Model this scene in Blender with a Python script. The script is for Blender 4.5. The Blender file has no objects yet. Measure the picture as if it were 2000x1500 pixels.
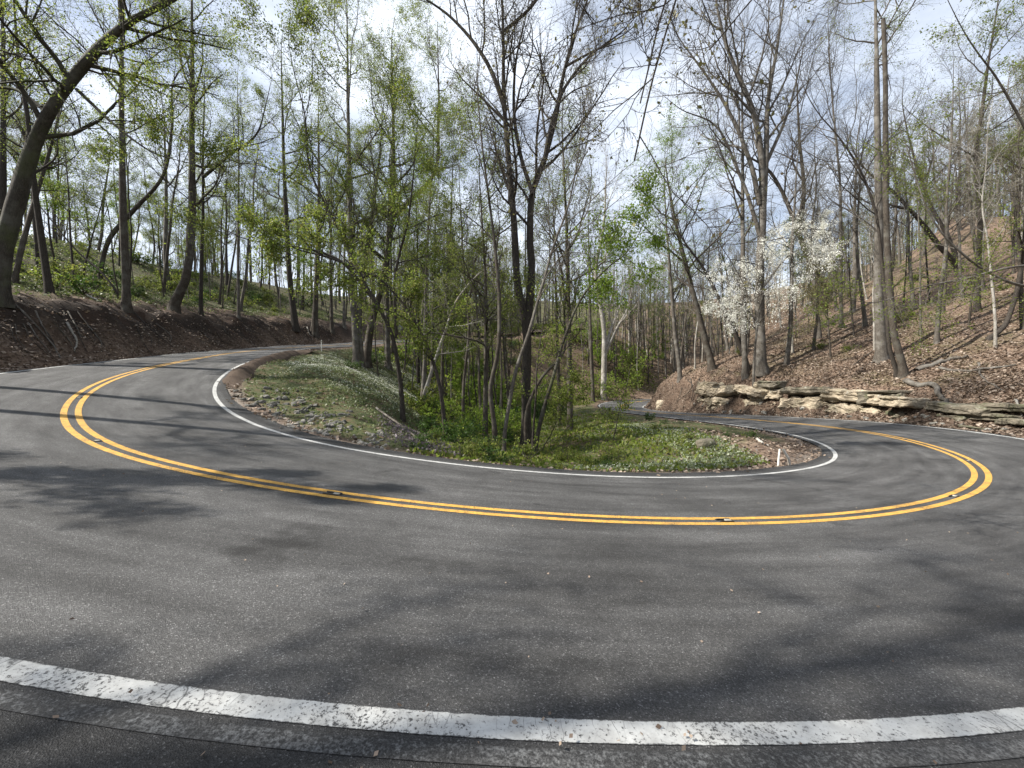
import bpy, math, random
import numpy as np
from mathutils import Vector
S = bpy.context.scene
COL = S.collection
F = 751.0                                   # focal length of the 2000 px wide photograph, in its pixels

# ---------------------------------------------------------------- camera, sky, sun, exposure
cam_d = bpy.data.cameras.new('camera'); cam = bpy.data.objects.new('camera', cam_d); COL.objects.link(cam)
cam.location = (0, 0, 0); cam.rotation_euler = (math.radians(90), 0, 0)
cam_d.sensor_width = 36; cam_d.lens = 36 * F / 2000; cam_d.clip_start = 0.05; cam_d.clip_end = 2000
S.camera = cam
SUN_EL, SUN_AZ = math.radians(43.5), math.radians(263)   # azimuth clockwise from +Y: the sun stands to the left
W = bpy.data.worlds.new('World'); S.world = W; W.use_nodes = True
nt = W.node_tree; nt.nodes.clear()
wo = nt.nodes.new('ShaderNodeOutputWorld'); bg = nt.nodes.new('ShaderNodeBackground')
sky = nt.nodes.new('ShaderNodeTexSky'); sky.sky_type = 'NISHITA'; sky.sun_disc = False
sky.sun_elevation = SUN_EL; sky.sun_rotation = SUN_AZ; sky.air_density = 1.0; sky.dust_density = 1.2; sky.ozone_density = 1.0
tc = nt.nodes.new('ShaderNodeTexCoord'); mp = nt.nodes.new('ShaderNodeMapping'); mp.inputs['Scale'].default_value = (1.0, 1.3, 2.6)
nz = nt.nodes.new('ShaderNodeTexNoise'); nz.inputs['Scale'].default_value = 1.7; nz.inputs['Detail'].default_value = 7; nz.inputs['Roughness'].default_value = 0.58
rp = nt.nodes.new('ShaderNodeValToRGB'); rp.color_ramp.elements[0].position = 0.40; rp.color_ramp.elements[1].position = 0.62
rp.color_ramp.elements[0].color = (0.33, 0.33, 0.33, 1); rp.color_ramp.elements[1].color = (0.93, 0.93, 0.93, 1)
mx = nt.nodes.new('ShaderNodeMixRGB'); mx.inputs['Color2'].default_value = (8.0, 8.6, 9.6, 1)
L = nt.links.new
L(tc.outputs['Generated'], mp.inputs['Vector']); L(mp.outputs['Vector'], nz.inputs['Vector']); L(nz.outputs['Fac'], rp.inputs['Fac'])
L(rp.outputs['Color'], mx.inputs['Fac']); L(sky.outputs['Color'], mx.inputs['Color1']); L(mx.outputs['Color'], bg.inputs['Color'])
bg.inputs['Strength'].default_value = 0.078
L(bg.outputs['Background'], wo.inputs['Surface'])
sd = bpy.data.lights.new('sun', 'SUN'); sd.energy = 5.0; sd.angle = math.radians(0.53); sd.color = (1.0, 0.945, 0.86)
sun = bpy.data.objects.new('sun', sd); COL.objects.link(sun)
sv = Vector((math.sin(SUN_AZ) * math.cos(SUN_EL), math.cos(SUN_AZ) * math.cos(SUN_EL), math.sin(SUN_EL)))
sun.rotation_euler = sv.to_track_quat('Z', 'Y').to_euler()
vs = S.view_settings; vs.view_transform = 'Standard'; vs.look = 'None'; vs.gamma = 1; vs.use_curve_mapping = False
vs.exposure = 0.98
S.cycles.max_bounces = 6; S.cycles.diffuse_bounces = 2; S.cycles.transmission_bounces = 3; S.cycles.transparent_max_bounces = 4
rng = np.random.default_rng(7)

# ---------------------------------------------------------------- helpers
def tag(o, label=None, cat=None, group=None, kind=None):
    for k, v in (('label', label), ('category', cat), ('group', group), ('kind', kind)):
        if v: o[k] = v
    return o

def link(name, me, parent=None, loc=None):
    o = bpy.data.objects.new(name, me); COL.objects.link(o)
    if parent: o.parent = parent
    if loc is not None: o.location = loc
    return o

def quad_mesh(name, V, Q, mats, mi=None, smooth=True, uv=None):
    V = np.asarray(V, np.float32); Q = np.asarray(Q, np.int32)
    me = bpy.data.meshes.new(name)
    me.vertices.add(len(V)); me.vertices.foreach_set('co', V.ravel())
    me.loops.add(Q.size); me.loops.foreach_set('vertex_index', Q.ravel())
    me.polygons.add(len(Q)); me.polygons.foreach_set('loop_start', np.arange(len(Q), dtype=np.int32) * 4)
    for m in (mats if isinstance(mats, (list, tuple)) else [mats]): me.materials.append(m)
    if mi is not None: me.polygons.foreach_set('material_index', np.asarray(mi, np.int32))
    me.polygons.foreach_set('use_smooth', np.full(len(Q), smooth))
    me.update(calc_edges=True)
    if uv is not None:
        l = me.uv_layers.new(name='UVMap'); l.data.foreach_set('uv', np.asarray(uv, np.float32)[Q.ravel()].ravel())
    return me

def lattice(x, y, seed=0):
    xi = np.floor(x).astype(np.int64); yi = np.floor(y).astype(np.int64); fx = x - xi; fy = y - yi
    fx = fx * fx * (3 - 2 * fx); fy = fy * fy * (3 - 2 * fy)
    def h(a, b):
        n = (a * 374761393 + b * 668265263 + seed * 974634777) & 0xffffffff
        n = ((n ^ (n >> 13)) * 1274126177) & 0xffffffff
        return ((n ^ (n >> 16)) & 0xffff) / 32767.5 - 1
    return (h(xi, yi) * (1 - fx) + h(xi + 1, yi) * fx) * (1 - fy) + (h(xi, yi + 1) * (1 - fx) + h(xi + 1, yi + 1) * fx) * fy
def fbm(x, y, oct=4, seed=0):
    r = 0; a = 1.0
    for i in range(oct):
        r = r + a * lattice(x * 2 ** i, y * 2 ** i, seed + i); a *= 0.5
    return r

def P(px, py, d): return np.array([(px - 1000) / F * d, d, (750 - py) / F * d])

# ---------------------------------------------------------------- materials
def new_mat(name):
    m = bpy.data.materials.new(name); m.use_nodes = True
    n = m.node_tree; n.nodes.clear()
    out = n.nodes.new('ShaderNodeOutputMaterial'); b = n.nodes.new('ShaderNodeBsdfPrincipled')
    n.links.new(b.outputs[0], out.inputs[0]); b.inputs['Specular IOR Level'].default_value = 0.25
    return m, n, b, out
def N(n, t, **kw):
    nd = n.nodes.new('ShaderNode' + t)
    for k, v in kw.items():
        if k in nd.inputs: nd.inputs[k].default_value = v
        else: setattr(nd, k, v)
    return nd
def ramp(n, src, stops):
    r = n.nodes.new('ShaderNodeValToRGB'); e = r.color_ramp.elements
    while len(e) < len(stops): e.new(0.5)
    for i, (p, c) in enumerate(stops):
        e[i].position = p; e[i].color = (c, c, c, 1) if not isinstance(c, tuple) else (*c, 1)
    n.links.new(src, r.inputs['Fac']); return r.outputs['Color']
def mix(n, a, b, f, mode='MIX'):
    m = n.nodes.new('ShaderNodeMixRGB'); m.blend_type = mode
    for s, v in (('Fac', f), ('Color1', a), ('Color2', b)):
        if hasattr(v, 'links') or hasattr(v, 'is_linked'): n.links.new(v, m.inputs[s])
        elif isinstance(v, tuple): m.inputs[s].default_value = (*v, 1)
        else: m.inputs[s].default_value = v if s == 'Fac' else (v, v, v, 1)
    return m.outputs['Color']
def noise(n, vec, scale, detail=4, rough=0.55):
    z = N(n, 'TexNoise', Scale=scale, Detail=detail, Roughness=rough); n.links.new(vec, z.inputs['Vector']); return z.outputs['Fac']
def bump(n, b, h, dist, strength=1.0):
    u = N(n, 'Bump', Distance=dist, Strength=strength); n.links.new(h, u.inputs['Height']); n.links.new(u.outputs['Normal'], b.inputs['Normal'])

def leaf_mat(name, cols, trans=0.45, rough=0.5):
    m, n, b, out = new_mat(name)
    g = N(n, 'NewGeometry')
    c = ramp(n, g.outputs['Random Per Island'], [(i / max(1, len(cols) - 1), c) for i, c in enumerate(cols)])
    n.links.new(c, b.inputs['Base Color']); b.inputs['Roughness'].default_value = rough
    if trans:
        t = N(n, 'BsdfTranslucent'); n.links.new(mix(n, c, (1.0, 1.0, 0.55), 0.25, 'MULTIPLY'), t.inputs['Color'])
        ms = N(n, 'MixShader', Fac=trans); n.links.new(b.outputs[0], ms.inputs[1]); n.links.new(t.outputs[0], ms.inputs[2]); n.links.new(ms.outputs[0], out.inputs[0])
    return m
def bark_mat(name, dark, light, lichen=None, moss=0.0):
    m, n, b, out = new_mat(name)
    t = N(n, 'TexCoord'); mp = N(n, 'Mapping'); mp.inputs['Scale'].default_value = (1, 1, 0.22); n.links.new(t.outputs['Object'], mp.inputs['Vector'])
    v = N(n, 'TexVoronoi', Scale=26.0); v.feature = 'DISTANCE_TO_EDGE'; n.links.new(mp.outputs[0], v.inputs['Vector'])
    f = noise(n, mp.outputs[0], 18, 6, 0.65); f2 = noise(n, t.outputs['Object'], 1.6, 4)
    c = ramp(n, f, [(0.3, dark), (0.7, light)])
    c = mix(n, c, tuple(x * 0.55 for x in dark), ramp(n, v.outputs['Distance'], [(0.0, 0.7), (0.12, 0.0)]))
    if lichen: c = mix(n, c, lichen, ramp(n, f2, [(0.48, 0.0), (0.66, 0.75)]))
    if moss: c = mix(n, c, (0.07, 0.085, 0.03), ramp(n, noise(n, t.outputs['Object'], 0.9, 5), [(0.5, 0.0), (0.68, moss)]))
    n.links.new(c, b.inputs['Base Color']); b.inputs['Roughness'].default_value = 0.9
    h = mix(n, v.outputs['Distance'], f, 0.5); bump(n, b, h, 0.03, 0.8)
    return m
BARK = {
    'dark': bark_mat('dark_bark', (0.030, 0.025, 0.021), (0.075, 0.064, 0.053)),
    'brown': bark_mat('brown_bark', (0.040, 0.033, 0.026), (0.10, 0.083, 0.066), (0.125, 0.118, 0.10)),
    'grey': bark_mat('grey_bark', (0.062, 0.054, 0.045), (0.15, 0.133, 0.112), (0.20, 0.19, 0.17)),
    'pale': bark_mat('pale_bark', (0.17, 0.155, 0.13), (0.36, 0.335, 0.295), (0.46, 0.445, 0.41)),
    'white': bark_mat('white_bark', (0.33, 0.31, 0.28), (0.62, 0.60, 0.56), (0.70, 0.69, 0.66)),
    'mossy': bark_mat('mossy_bark', (0.032, 0.028, 0.022), (0.08, 0.07, 0.056), (0.10, 0.097, 0.08), 0.6),
}
LEAF = {
    'spring': leaf_mat('spring_leaves', [(0.10, 0.15, 0.024), (0.15, 0.20, 0.034), (0.22, 0.27, 0.055), (0.19, 0.18, 0.06), (0.13, 0.185, 0.03), (0.25, 0.29, 0.085)], 0.62),
    'lime': leaf_mat('lime_leaves', [(0.13, 0.21, 0.022), (0.18, 0.27, 0.035), (0.24, 0.32, 0.055), (0.11, 0.19, 0.022)], 0.6),
    'deep': leaf_mat('deep_leaves', [(0.035, 0.075, 0.016), (0.055, 0.105, 0.022), (0.085, 0.14, 0.03)], 0.5),
    'bud': leaf_mat('bud_leaves', [(0.16, 0.15, 0.06), (0.12, 0.11, 0.05), (0.19, 0.19, 0.07), (0.13, 0.10, 0.06)], 0.4),
    'blossom': leaf_mat('white_blossom', [(0.80, 0.80, 0.76), (0.86, 0.86, 0.83), (0.72, 0.74, 0.66)], 0.4),
    'litter': leaf_mat('dead_leaves', [(0.095, 0.067, 0.050), (0.175, 0.131, 0.100), (0.30, 0.24, 0.188), (0.12, 0.083, 0.062), (0.225, 0.168, 0.126), (0.40, 0.34, 0.28)], 0.12, 0.7),
    'cover': leaf_mat('cover_leaves', [(0.08, 0.11, 0.035), (0.125, 0.155, 0.06), (0.19, 0.21, 0.11), (0.10, 0.14, 0.04)], 0.35),
    'greycover': leaf_mat('grey_cover_leaves', [(0.15, 0.185, 0.10), (0.22, 0.25, 0.155), (0.30, 0.33, 0.23), (0.12, 0.16, 0.07)], 0.3),
    'violet': leaf_mat('violet_cover_leaves', [(0.12, 0.10, 0.11), (0.16, 0.13, 0.155), (0.10, 0.115, 0.06)], 0.3),
}
ROAD = np.array([
 [-8.506,70.756,8.696,0.052,3.147,3.155],
 [-9.993,69.42,8.423,0.051,3.147,3.155],
 [-11.363,67.963,8.151,0.05,3.147,3.155],
 [-12.608,66.398,7.877,0.049,3.147,3.156],
 [-13.721,64.737,7.603,0.048,3.147,3.156],
 [-14.701,62.995,7.328,0.047,3.147,3.156],
 [-15.552,61.185,7.051,0.045,3.147,3.156],
 [-16.288,59.326,6.772,0.043,3.146,3.157],
 [-16.929,57.432,6.487,0.04,3.146,3.157],
 [-17.502,55.516,6.194,0.037,3.146,3.157],
 [-18.033,53.587,5.892,0.033,3.145,3.158],
 [-18.541,51.653,5.584,0.029,3.144,3.159],
 [-19.021,49.711,5.278,0.025,3.143,3.16],
 [-19.446,47.757,4.98,0.022,3.143,3.161],
 [-19.767,45.783,4.697,0.019,3.142,3.163],
 [-19.947,43.792,4.43,0.016,3.142,3.164],
 [-19.985,41.793,4.179,0.012,3.141,3.165],
 [-19.908,39.794,3.935,0.008,3.141,3.166],
 [-19.759,37.8,3.69,0.002,3.14,3.167],
 [-19.603,35.806,3.438,-0.005,3.138,3.168],
 [-19.485,33.81,3.18,-0.011,3.136,3.169],
 [-19.392,31.812,2.921,-0.018,3.134,3.171],
 [-19.278,29.815,2.657,-0.023,3.133,3.172],
 [-19.091,27.824,2.38,-0.027,3.133,3.172],
 [-18.794,25.846,2.085,-0.028,3.133,3.171],
 [-18.397,23.886,1.775,-0.028,3.134,3.167],
 [-17.924,21.943,1.458,-0.024,3.137,3.162],
 [-17.377,20.02,1.144,-0.018,3.141,3.156],
 [-16.717,18.132,0.837,-0.01,3.146,3.149],
 [-15.912,16.302,0.537,0.001,3.153,3.139],
 [-14.96,14.544,0.247,0.013,3.162,3.12],
 [-13.856,12.877,-0.03,0.024,3.174,3.095],
 [-12.606,11.317,-0.287,0.035,3.186,3.068],
 [-11.235,9.861,-0.517,0.043,3.199,3.046],
 [-9.757,8.514,-0.72,0.049,3.212,3.032],
 [-8.172,7.296,-0.903,0.052,3.224,3.025],
 [-6.451,6.281,-1.074,0.053,3.231,3.023],
 [-4.596,5.538,-1.242,0.052,3.229,3.02],
 [-2.653,5.071,-1.413,0.048,3.218,3.022],
 [-0.664,4.875,-1.585,0.043,3.198,3.03],
 [1.333,4.956,-1.746,0.038,3.172,3.038],
 [3.301,5.303,-1.887,0.037,3.146,3.043],
 [5.216,5.877,-2.005,0.038,3.127,3.042],
 [7.063,6.641,-2.098,0.042,3.12,3.035],
 [8.833,7.572,-2.171,0.048,3.118,3.026],
 [10.512,8.657,-2.226,0.055,3.119,3.018],
 [12.071,9.908,-2.264,0.063,3.12,3.012],
 [13.471,11.335,-2.287,0.07,3.121,3.013],
 [14.69,12.919,-2.3,0.076,3.121,3.019],
 [15.717,14.634,-2.307,0.08,3.119,3.03],
 [16.538,16.456,-2.315,0.082,3.114,3.044],
 [17.14,18.362,-2.333,0.081,3.106,3.06],
 [17.52,20.325,-2.368,0.077,3.094,3.077],
 [17.711,22.315,-2.417,0.072,3.08,3.094],
 [17.749,24.314,-2.477,0.065,3.066,3.111],
 [17.666,26.312,-2.543,0.058,3.052,3.127],
 [17.493,28.305,-2.612,0.05,3.039,3.141],
 [17.256,30.291,-2.684,0.043,3.029,3.154],
 [16.977,32.271,-2.757,0.035,3.02,3.164],
 [16.674,34.248,-2.833,0.026,3.011,3.173],
 [16.363,36.224,-2.91,0.018,3.003,3.179],
 [16.062,38.201,-2.984,0.009,2.995,3.183],
 [15.78,40.181,-3.053,0.001,2.987,3.187],
 [15.527,42.165,-3.114,-0.007,2.979,3.19],
 [15.316,44.154,-3.166,-0.015,2.971,3.193],
 [15.16,46.147,-3.209,-0.021,2.962,3.195],
 [15.078,48.146,-3.243,-0.028,2.953,3.198],
 [15.097,50.145,-3.265,-0.033,2.944,3.199],
 [15.244,52.139,-3.276,-0.037,2.937,3.198],
 [15.541,54.117,-3.272,-0.04,2.932,3.196],
 [16.008,56.061,-3.254,-0.043,2.932,3.193],
 [16.655,57.952,-3.22,-0.043,2.937,3.189],
 [17.482,59.772,-3.172,-0.043,2.945,3.187],
 [18.488,61.5,-3.112,-0.041,2.954,3.186],
 [19.665,63.116,-3.045,-0.037,2.963,3.185],
 [21.005,64.6,-2.976,-0.033,2.971,3.185],
 [22.496,65.93,-2.909,-0.027,2.977,3.184],
 [24.124,67.091,-2.85,-0.02,2.983,3.183],
 [25.861,68.081,-2.799,-0.012,2.988,3.181],
 [27.677,68.918,-2.754,-0.005,2.993,3.18],
 [29.548,69.623,-2.713,0.003,2.998,3.179],
 [31.455,70.225,-2.677,0.011,3.002,3.178],
 [33.384,70.752,-2.642,0.019,3.005,3.177],
 [35.328,71.224,-2.608,0.027,3.008,3.177],
 [37.279,71.663,-2.576,0.035,3.01,3.176],
 [39.235,72.08,-2.544,0.043,3.012,3.176],
])
# ---------------------------------------------------------------- the road's course: x, y, z, bank, width to the outer line, width to the inner line
pre = np.array([[26, 106, 15.5, .05, 3.15, 3.15], [20, 96, 14, .05, 3.15, 3.15], [12.5, 87, 12.4, .05, 3.15, 3.15], [3.5, 79.5, 10.6, .05, 3.15, 3.15], [-3, 75, 9.5, .05, 3.15, 3.15]])
post = np.array([[46, 73.6, -2.4, .04, 3.0, 3.17], [56, 77, -2.2, .04, 3.0, 3.17]])
RD = np.vstack([pre, ROAD, post])
s0 = np.r_[0, np.cumsum(np.hypot(*np.diff(RD[:, :2], axis=0).T))]
def upsample(step):
    sq = np.arange(0, s0[-1], step); i = np.clip(np.searchsorted(s0, sq, side='right') - 1, 0, len(s0) - 2)
    h = (s0[i + 1] - s0[i])[:, None]; t = ((sq - s0[i])[:, None]) / h
    m = np.gradient(RD, s0, axis=0)
    return sq, (2*t**3-3*t**2+1)*RD[i] + (t**3-2*t**2+t)*h*m[i] + (-2*t**3+3*t**2)*RD[i+1] + (t**3-t**2)*h*m[i+1]
SQ, RS = upsample(0.25)
TG = np.gradient(RS[:, :2], axis=0); TG /= np.linalg.norm(TG, axis=1)[:, None]
NR = np.c_[TG[:, 1], -TG[:, 0]]                      # towards the outer side of the hairpin
ny, nx_ = RS[:, 1], RS[:, 0]
near = np.clip((11 - ny) / 5, 0, 1) * (np.abs(nx_) < 16)
OE = RS[:, 4] + 0.22 + 1.9 * near * np.clip((12 - np.abs(nx_ - 0)) / 5, 0, 1)    # pavement edge beyond the outer line
IE = RS[:, 5] + 0.28 + 0.30 * np.clip((14 - ny) / 6, 0, 1)
S_APEX = SQ[np.argmin(np.hypot(nx_ - 1, ny - 4.9))]
def road_pt(i, off): return np.array([RS[i, 0] + NR[i, 0] * off, RS[i, 1] + NR[i, 1] * off, RS[i, 2] + RS[i, 3] * off])
def road_at_px(px, off, lo, hi):                      # station between arc lengths lo and hi whose offset point stands at that bearing
    best = None
    for i in range(int(lo * 4), min(int(hi * 4), len(SQ))):
        p = road_pt(i, off)
        if p[1] > .5:
            e = abs(1000 + F * p[0] / p[1] - px)
            if best is None or e < best[0]: best = (e, i)
    return best[1]
def nearest(xy):
    idx = np.empty(len(xy), int); sub = RS[::2, :2]
    for a in range(0, len(xy), 8000):
        q = xy[a:a + 8000]
        idx[a:a + 8000] = np.argmin((q[:, None, 0] - sub[None, :, 0])**2 + (q[:, None, 1] - sub[None, :, 1])**2, 1) * 2
    v = xy - RS[idx, :2]
    lat = (v * NR[idx]).sum(1); dist = np.hypot(v[:, 0], v[:, 1])
    return idx, np.where(lat >= 0, 1, -1) * dist

# ---------------------------------------------------------------- terrain: knots along the road and by hand, joined by a radial interpolation
K = []
def bank_r(i): return float(np.interp(RS[i, 1], [8, 12, 16, 18, 20, 24, 28, 34, 40, 52, 60], [0.5, 0.6, 0.85, 1.15, 1.6, 2.3, 2.75, 3.2, 3.6, 4.0, 3.2]))
LEFT_END, RIGHT_START = S_APEX - 17, S_APEX + 13
for i in range(0, len(SQ), 8):
    s = SQ[i]
    K.append((*road_pt(i, 0)[:2], RS[i, 2] - .12))
    K.append(tuple(road_pt(i, OE[i] + .05) - (0, 0, .06))); K.append(tuple(road_pt(i, -IE[i] - .05) - (0, 0, .06)))
    if i % 16: continue
    if s < S_APEX - 4:
        fade = float(np.clip((S_APEX - 4 - s) / 12, 0, 1)); far = float(np.clip((52 - s) / 30, 0, 1))
        for e, h in ((.75, .08), (1.15, .8), (1.65, 1.85), (2.2, 2.6), (3.8, 3.05), (9, 4.6), (16, 7.4), (24, 10.8 + 4 * far), (33, 10.4 + 9 * far), (48, 7 + 16 * far)):
            p = road_pt(i, OE[i] + e)
            if e > 9 and s > S_APEX - 20: continue
            if s < 62 and e > 24: continue
            K.append((p[0], p[1], RS[i, 2] + h * (fade if e < 30 else 1) * (1 if s > 50 else .45)))
    if s > S_APEX + 4 and RS[i, 1] < 62 and RS[i, 0] < 21:
        B = bank_r(i) * float(np.clip((s - S_APEX - 4) / 8, 0.2, 1)); z0 = RS[i, 2]
        for e, h in ((.8, .06), (1.25, .30 * B), (1.9, .9 * B), (3.0, 1.12 * B), (6, 1.12 * B + 1.3), (14, 1.12 * B + 4.5), (25, 1.12 * B + 9), (40, 1.12 * B + 15.5), (60, 1.12 * B + 23)):
            p = road_pt(i, OE[i] + e)
            if e > 8 and RS[i, 1] > 40 and e > 14: continue
            K.append((p[0], p[1], z0 + h))
hand = [(600, 720, 20), (690, 722, 22), (750, 772, 18), (700, 800, 14), (600, 800, 13.5), (520, 742, 18), (640, 692, 30), (560, 705, 24),
        (790, 842, 14.2), (860, 884, 10.6), (1250, 868, 14), (1400, 872, 12.6), (1480, 858, 13.5), (1300, 838, 20), (1200, 838, 18), (1120, 845, 16), (1130, 806, 30), (1180, 797, 42)]
for px, py, d in hand: K.append(tuple(P(px, py, d)))
K += [(-3.2, 15, -2.5), (0.5, 12.5, -2.6), (-1, 16, -2.9), (2.2, 14.5, -2.6), (-4, 20, -2.9), (-1, 22, -3.4), (-7, 27, -1.2), (-3, 30, -3.9), (-1, 40, -4.7), (-10, 36, .6),
      (-7, 44, -1.0), (2, 34, -3.6), (1, 50, -4.6), (5, 44, -3.2), (6, 58, -3.2), (-8, 56, 1.0), (0, 62, -1.5), (-6, 62, 4.4), (8, 66, -2.6), (12, 72, 1.0), (4, 70, 4.4),
      (24, 78, 3.0), (32, 78, 1.0), (0, 98, 18), (-15, 94, 18), (40, 104, 14), (45, 95, 9), (70, 90, 9), (0, 150, 34), (-50, 130, 30), (50, 150, 31), (0, 260, 48), (90, 200, 40), (-90, 200, 36),
      (-30, 85, 16), (-24, 76, 14.5), (-60, 60, 8), (-70, 30, 6), (-60, 5, 8), (-90, 60, 4), (-40, -5, 7), (-25, -6, 3.5), (-12, -5, .4), (0, -6, -1.3), (14, -5, -2.2), (30, -4, -1.0), (50, 0, 4),
      (60, 30, 19), (90, 40, 30), (62, 55, 24), (40, 60, 11), (48, 46, 14), (100, 100, 34), (140, 60, 40), (30, 62, 3.0), (-140, 100, 4), (-150, 0, 4), (0, -60, -4), (120, -40, 10), (-120, -60, 6),
      (300, 300, 60), (-300, 300, 20), (300, -300, 10), (-300, -300, 0), (300, 0, 40), (-300, 0, 0), (0, 300, 55), (0, -300, -8)]
K = np.array(K, float)
_, keep = np.unique(np.round(K[:, :2] / 0.28).astype(int), axis=0, return_index=True); K = K[np.sort(keep)]
def solve_rbf():
    n = len(K); d = np.hypot(K[:, None, 0] - K[None, :, 0], K[:, None, 1] - K[None, :, 1])
    A = np.zeros((n + 3, n + 3)); A[:n, :n] = d - 0.0 * np.eye(n); A[:n, n:] = np.c_[np.ones(n), K[:, :2]]; A[n:, :n] = A[:n, n:].T
    return np.linalg.solve(A + 1e-9 * np.eye(n + 3), np.r_[K[:, 2], 0, 0, 0])
CF = solve_rbf()
def rbf(xy):
    out = np.empty(len(xy)); n = len(K)
    for a in range(0, len(xy), 6000):
        q = xy[a:a + 6000]
        d = np.hypot((q[:, None, 0] - K[None, :, 0]).astype(np.float32), (q[:, None, 1] - K[None, :, 1]).astype(np.float32))
        out[a:a + 6000] = d @ CF[:n].astype(np.float32) + CF[n] + q @ CF[n + 1:]
    return out
def axis(lo, hi, fine, end_lo, end_hi):
    a = list(np.arange(lo, hi, fine)); st = fine
    while a[-1] < end_hi: st *= 1.13; a.append(a[-1] + st)
    b = []; st = fine; v = lo
    while v > end_lo: st *= 1.13; v -= st; b.append(v)
    return np.array(b[::-1] + a)
GX = axis(-30, 31, 0.27, -320, 320); GY = axis(1.0, 46, 0.27, -320, 320)
gx, gy = np.meshgrid(GX, GY); XY = np.c_[gx.ravel(), gy.ravel()]
Z = rbf(XY); NI, NLAT = nearest(XY)
edge = np.where(NLAT > 0, OE[NI], IE[NI]); ex = np.abs(NLAT) - edge       # metres beyond the pavement edge
zr = RS[NI, 2] + RS[NI, 3] * NLAT
rough = np.clip((ex - .25) / 1.5, 0, 1)
Z = Z + rough * (0.10 * fbm(XY[:, 0] * .9, XY[:, 1] * .9, 4, 3) + 0.16 * fbm(XY[:, 0] * .25, XY[:, 1] * .25, 3, 9))
sN_ = SQ[NI]
leftbank = (NLAT > 0) & (ex > .6) & (ex < 4.5) & (SQ[NI] < LEFT_END + 8) & (SQ[NI] > 20)
rightbank = (NLAT > 0) & (ex > .7) & (ex < 5) & (sN_ > S_APEX + 10) & (RS[NI, 1] > 30) & (XY[:, 1] < 64)
Z = Z + rightbank * (0.26 * fbm(XY[:, 0] * 1.2, XY[:, 1] * 1.2, 4, 25) + .12 * lattice(XY[:, 0] * 3.2, XY[:, 1] * 3.2, 28))
Z = Z + leftbank * (0.17 * fbm(XY[:, 0] * 1.3, XY[:, 1] * 1.3, 4, 21) + .07 * lattice(XY[:, 0] * 3.4, XY[:, 1] * 3.4, 22))
b = np.clip(ex / 0.5, 0, 1)
Z = np.where(ex < .5, (zr - 0.05 - .09 * np.clip(-ex / .3, 0, 1)) * (1 - b) + Z * b, Z)
ZG = Z.reshape(len(GY), len(GX))
def height(x, y):
    x = np.asarray(x, float); y = np.asarray(y, float)
    i = np.clip(np.searchsorted(GX, x) - 1, 0, len(GX) - 2); j = np.clip(np.searchsorted(GY, y) - 1, 0, len(GY) - 2)
    u = (x - GX[i]) / (GX[i + 1] - GX[i]); v = (y - GY[j]) / (GY[j + 1] - GY[j])
    return (ZG[j, i] * (1 - u) + ZG[j, i + 1] * u) * (1 - v) + (ZG[j + 1, i] * (1 - u) + ZG[j + 1, i + 1] * u) * v
def hit(px, py, lo=3, hi=120):                        # distance at which the line of sight through a pixel meets the ground
    d = np.arange(lo, hi, .05); x = (px - 1000) / F * d; z = (750 - py) / F * d
    g = height(x, d) >= z
    return float(d[np.argmax(g)]) if g.any() else None

def ground_mat():
    m, n, b, out = new_mat('forest_floor')
    t = N(n, 'TexCoord'); o = t.outputs['Object']
    at = N(n, 'VertexColor', layer_name='cover'); sp = N(n, 'SeparateColor'); n.links.new(at.outputs['Color'], sp.inputs[0])
    v = N(n, 'TexVoronoi', Scale=9.0); n.links.new(o, v.inputs['Vector'])
    vb = N(n, 'SeparateColor'); n.links.new(v.outputs['Color'], vb.inputs[0])
    f = noise(n, o, 2.2, 6, .65); fine = noise(n, o, 24, 5, .7)
    lit = ramp(n, vb.outputs[0], [(0, (.075, .05, .035)), (.35, (.145, .10, .072)), (.7, (.23, .17, .125)), (1, (.10, .067, .047))])
    lit = mix(n, lit, (.075, .05, .036), ramp(n, f, [(.42, 0.), (.7, .7)]))
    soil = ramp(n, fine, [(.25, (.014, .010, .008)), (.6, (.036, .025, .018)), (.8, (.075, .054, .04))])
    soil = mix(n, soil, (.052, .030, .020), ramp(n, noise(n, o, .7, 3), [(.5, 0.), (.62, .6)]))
    grn = ramp(n, fine, [(.25, (.035, .045, .018)), (.55, (.065, .08, .03)), (.8, (.10, .115, .05))])
    grn = mix(n, grn, (.11, .075, .045), ramp(n, f, [(.45, 0.), (.62, .85)]))
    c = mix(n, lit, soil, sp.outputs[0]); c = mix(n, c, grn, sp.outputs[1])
    grav = ramp(n, vb.outputs[1], [(0, (.10, .09, .08)), (.5, (.20, .18, .155)), (1, (.30, .28, .25))])
    c = mix(n, c, grav, sp.outputs[2])
    n.links.new(c, b.inputs['Base Color']); b.inputs['Roughness'].default_value = 0.95
    bump(n, b, mix(n, fine, vb.outputs[2], .5), .05, .9)
    return m
nxg, nyg = len(GX), len(GY)
ii, jj = np.meshgrid(np.arange(nxg - 1), np.arange(nyg - 1)); a0 = (jj * nxg + ii).ravel()
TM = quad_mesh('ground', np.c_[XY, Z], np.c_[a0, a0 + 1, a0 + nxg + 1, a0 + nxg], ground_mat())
sN = SQ[NI]; outer_l = (NLAT > 0) & (sN < S_APEX); outer_r = (NLAT > 0) & (sN >= S_APEX); inner = NLAT <= 0
wob = fbm(XY[:, 0] * .5, XY[:, 1] * .5, 4, 31)
col = np.zeros((len(XY), 4), np.float32); col[:, 3] = 1
col[:, 0] = np.where(outer_l & (sN > 48), np.clip(1.3 - np.abs(ex - 2.4) / 1.7 + .35 * wob, 0, 1), 0) + np.where(outer_r & (ex < 2.2), np.where(XY[:, 1] > 34, .5, .45), 0)
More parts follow.
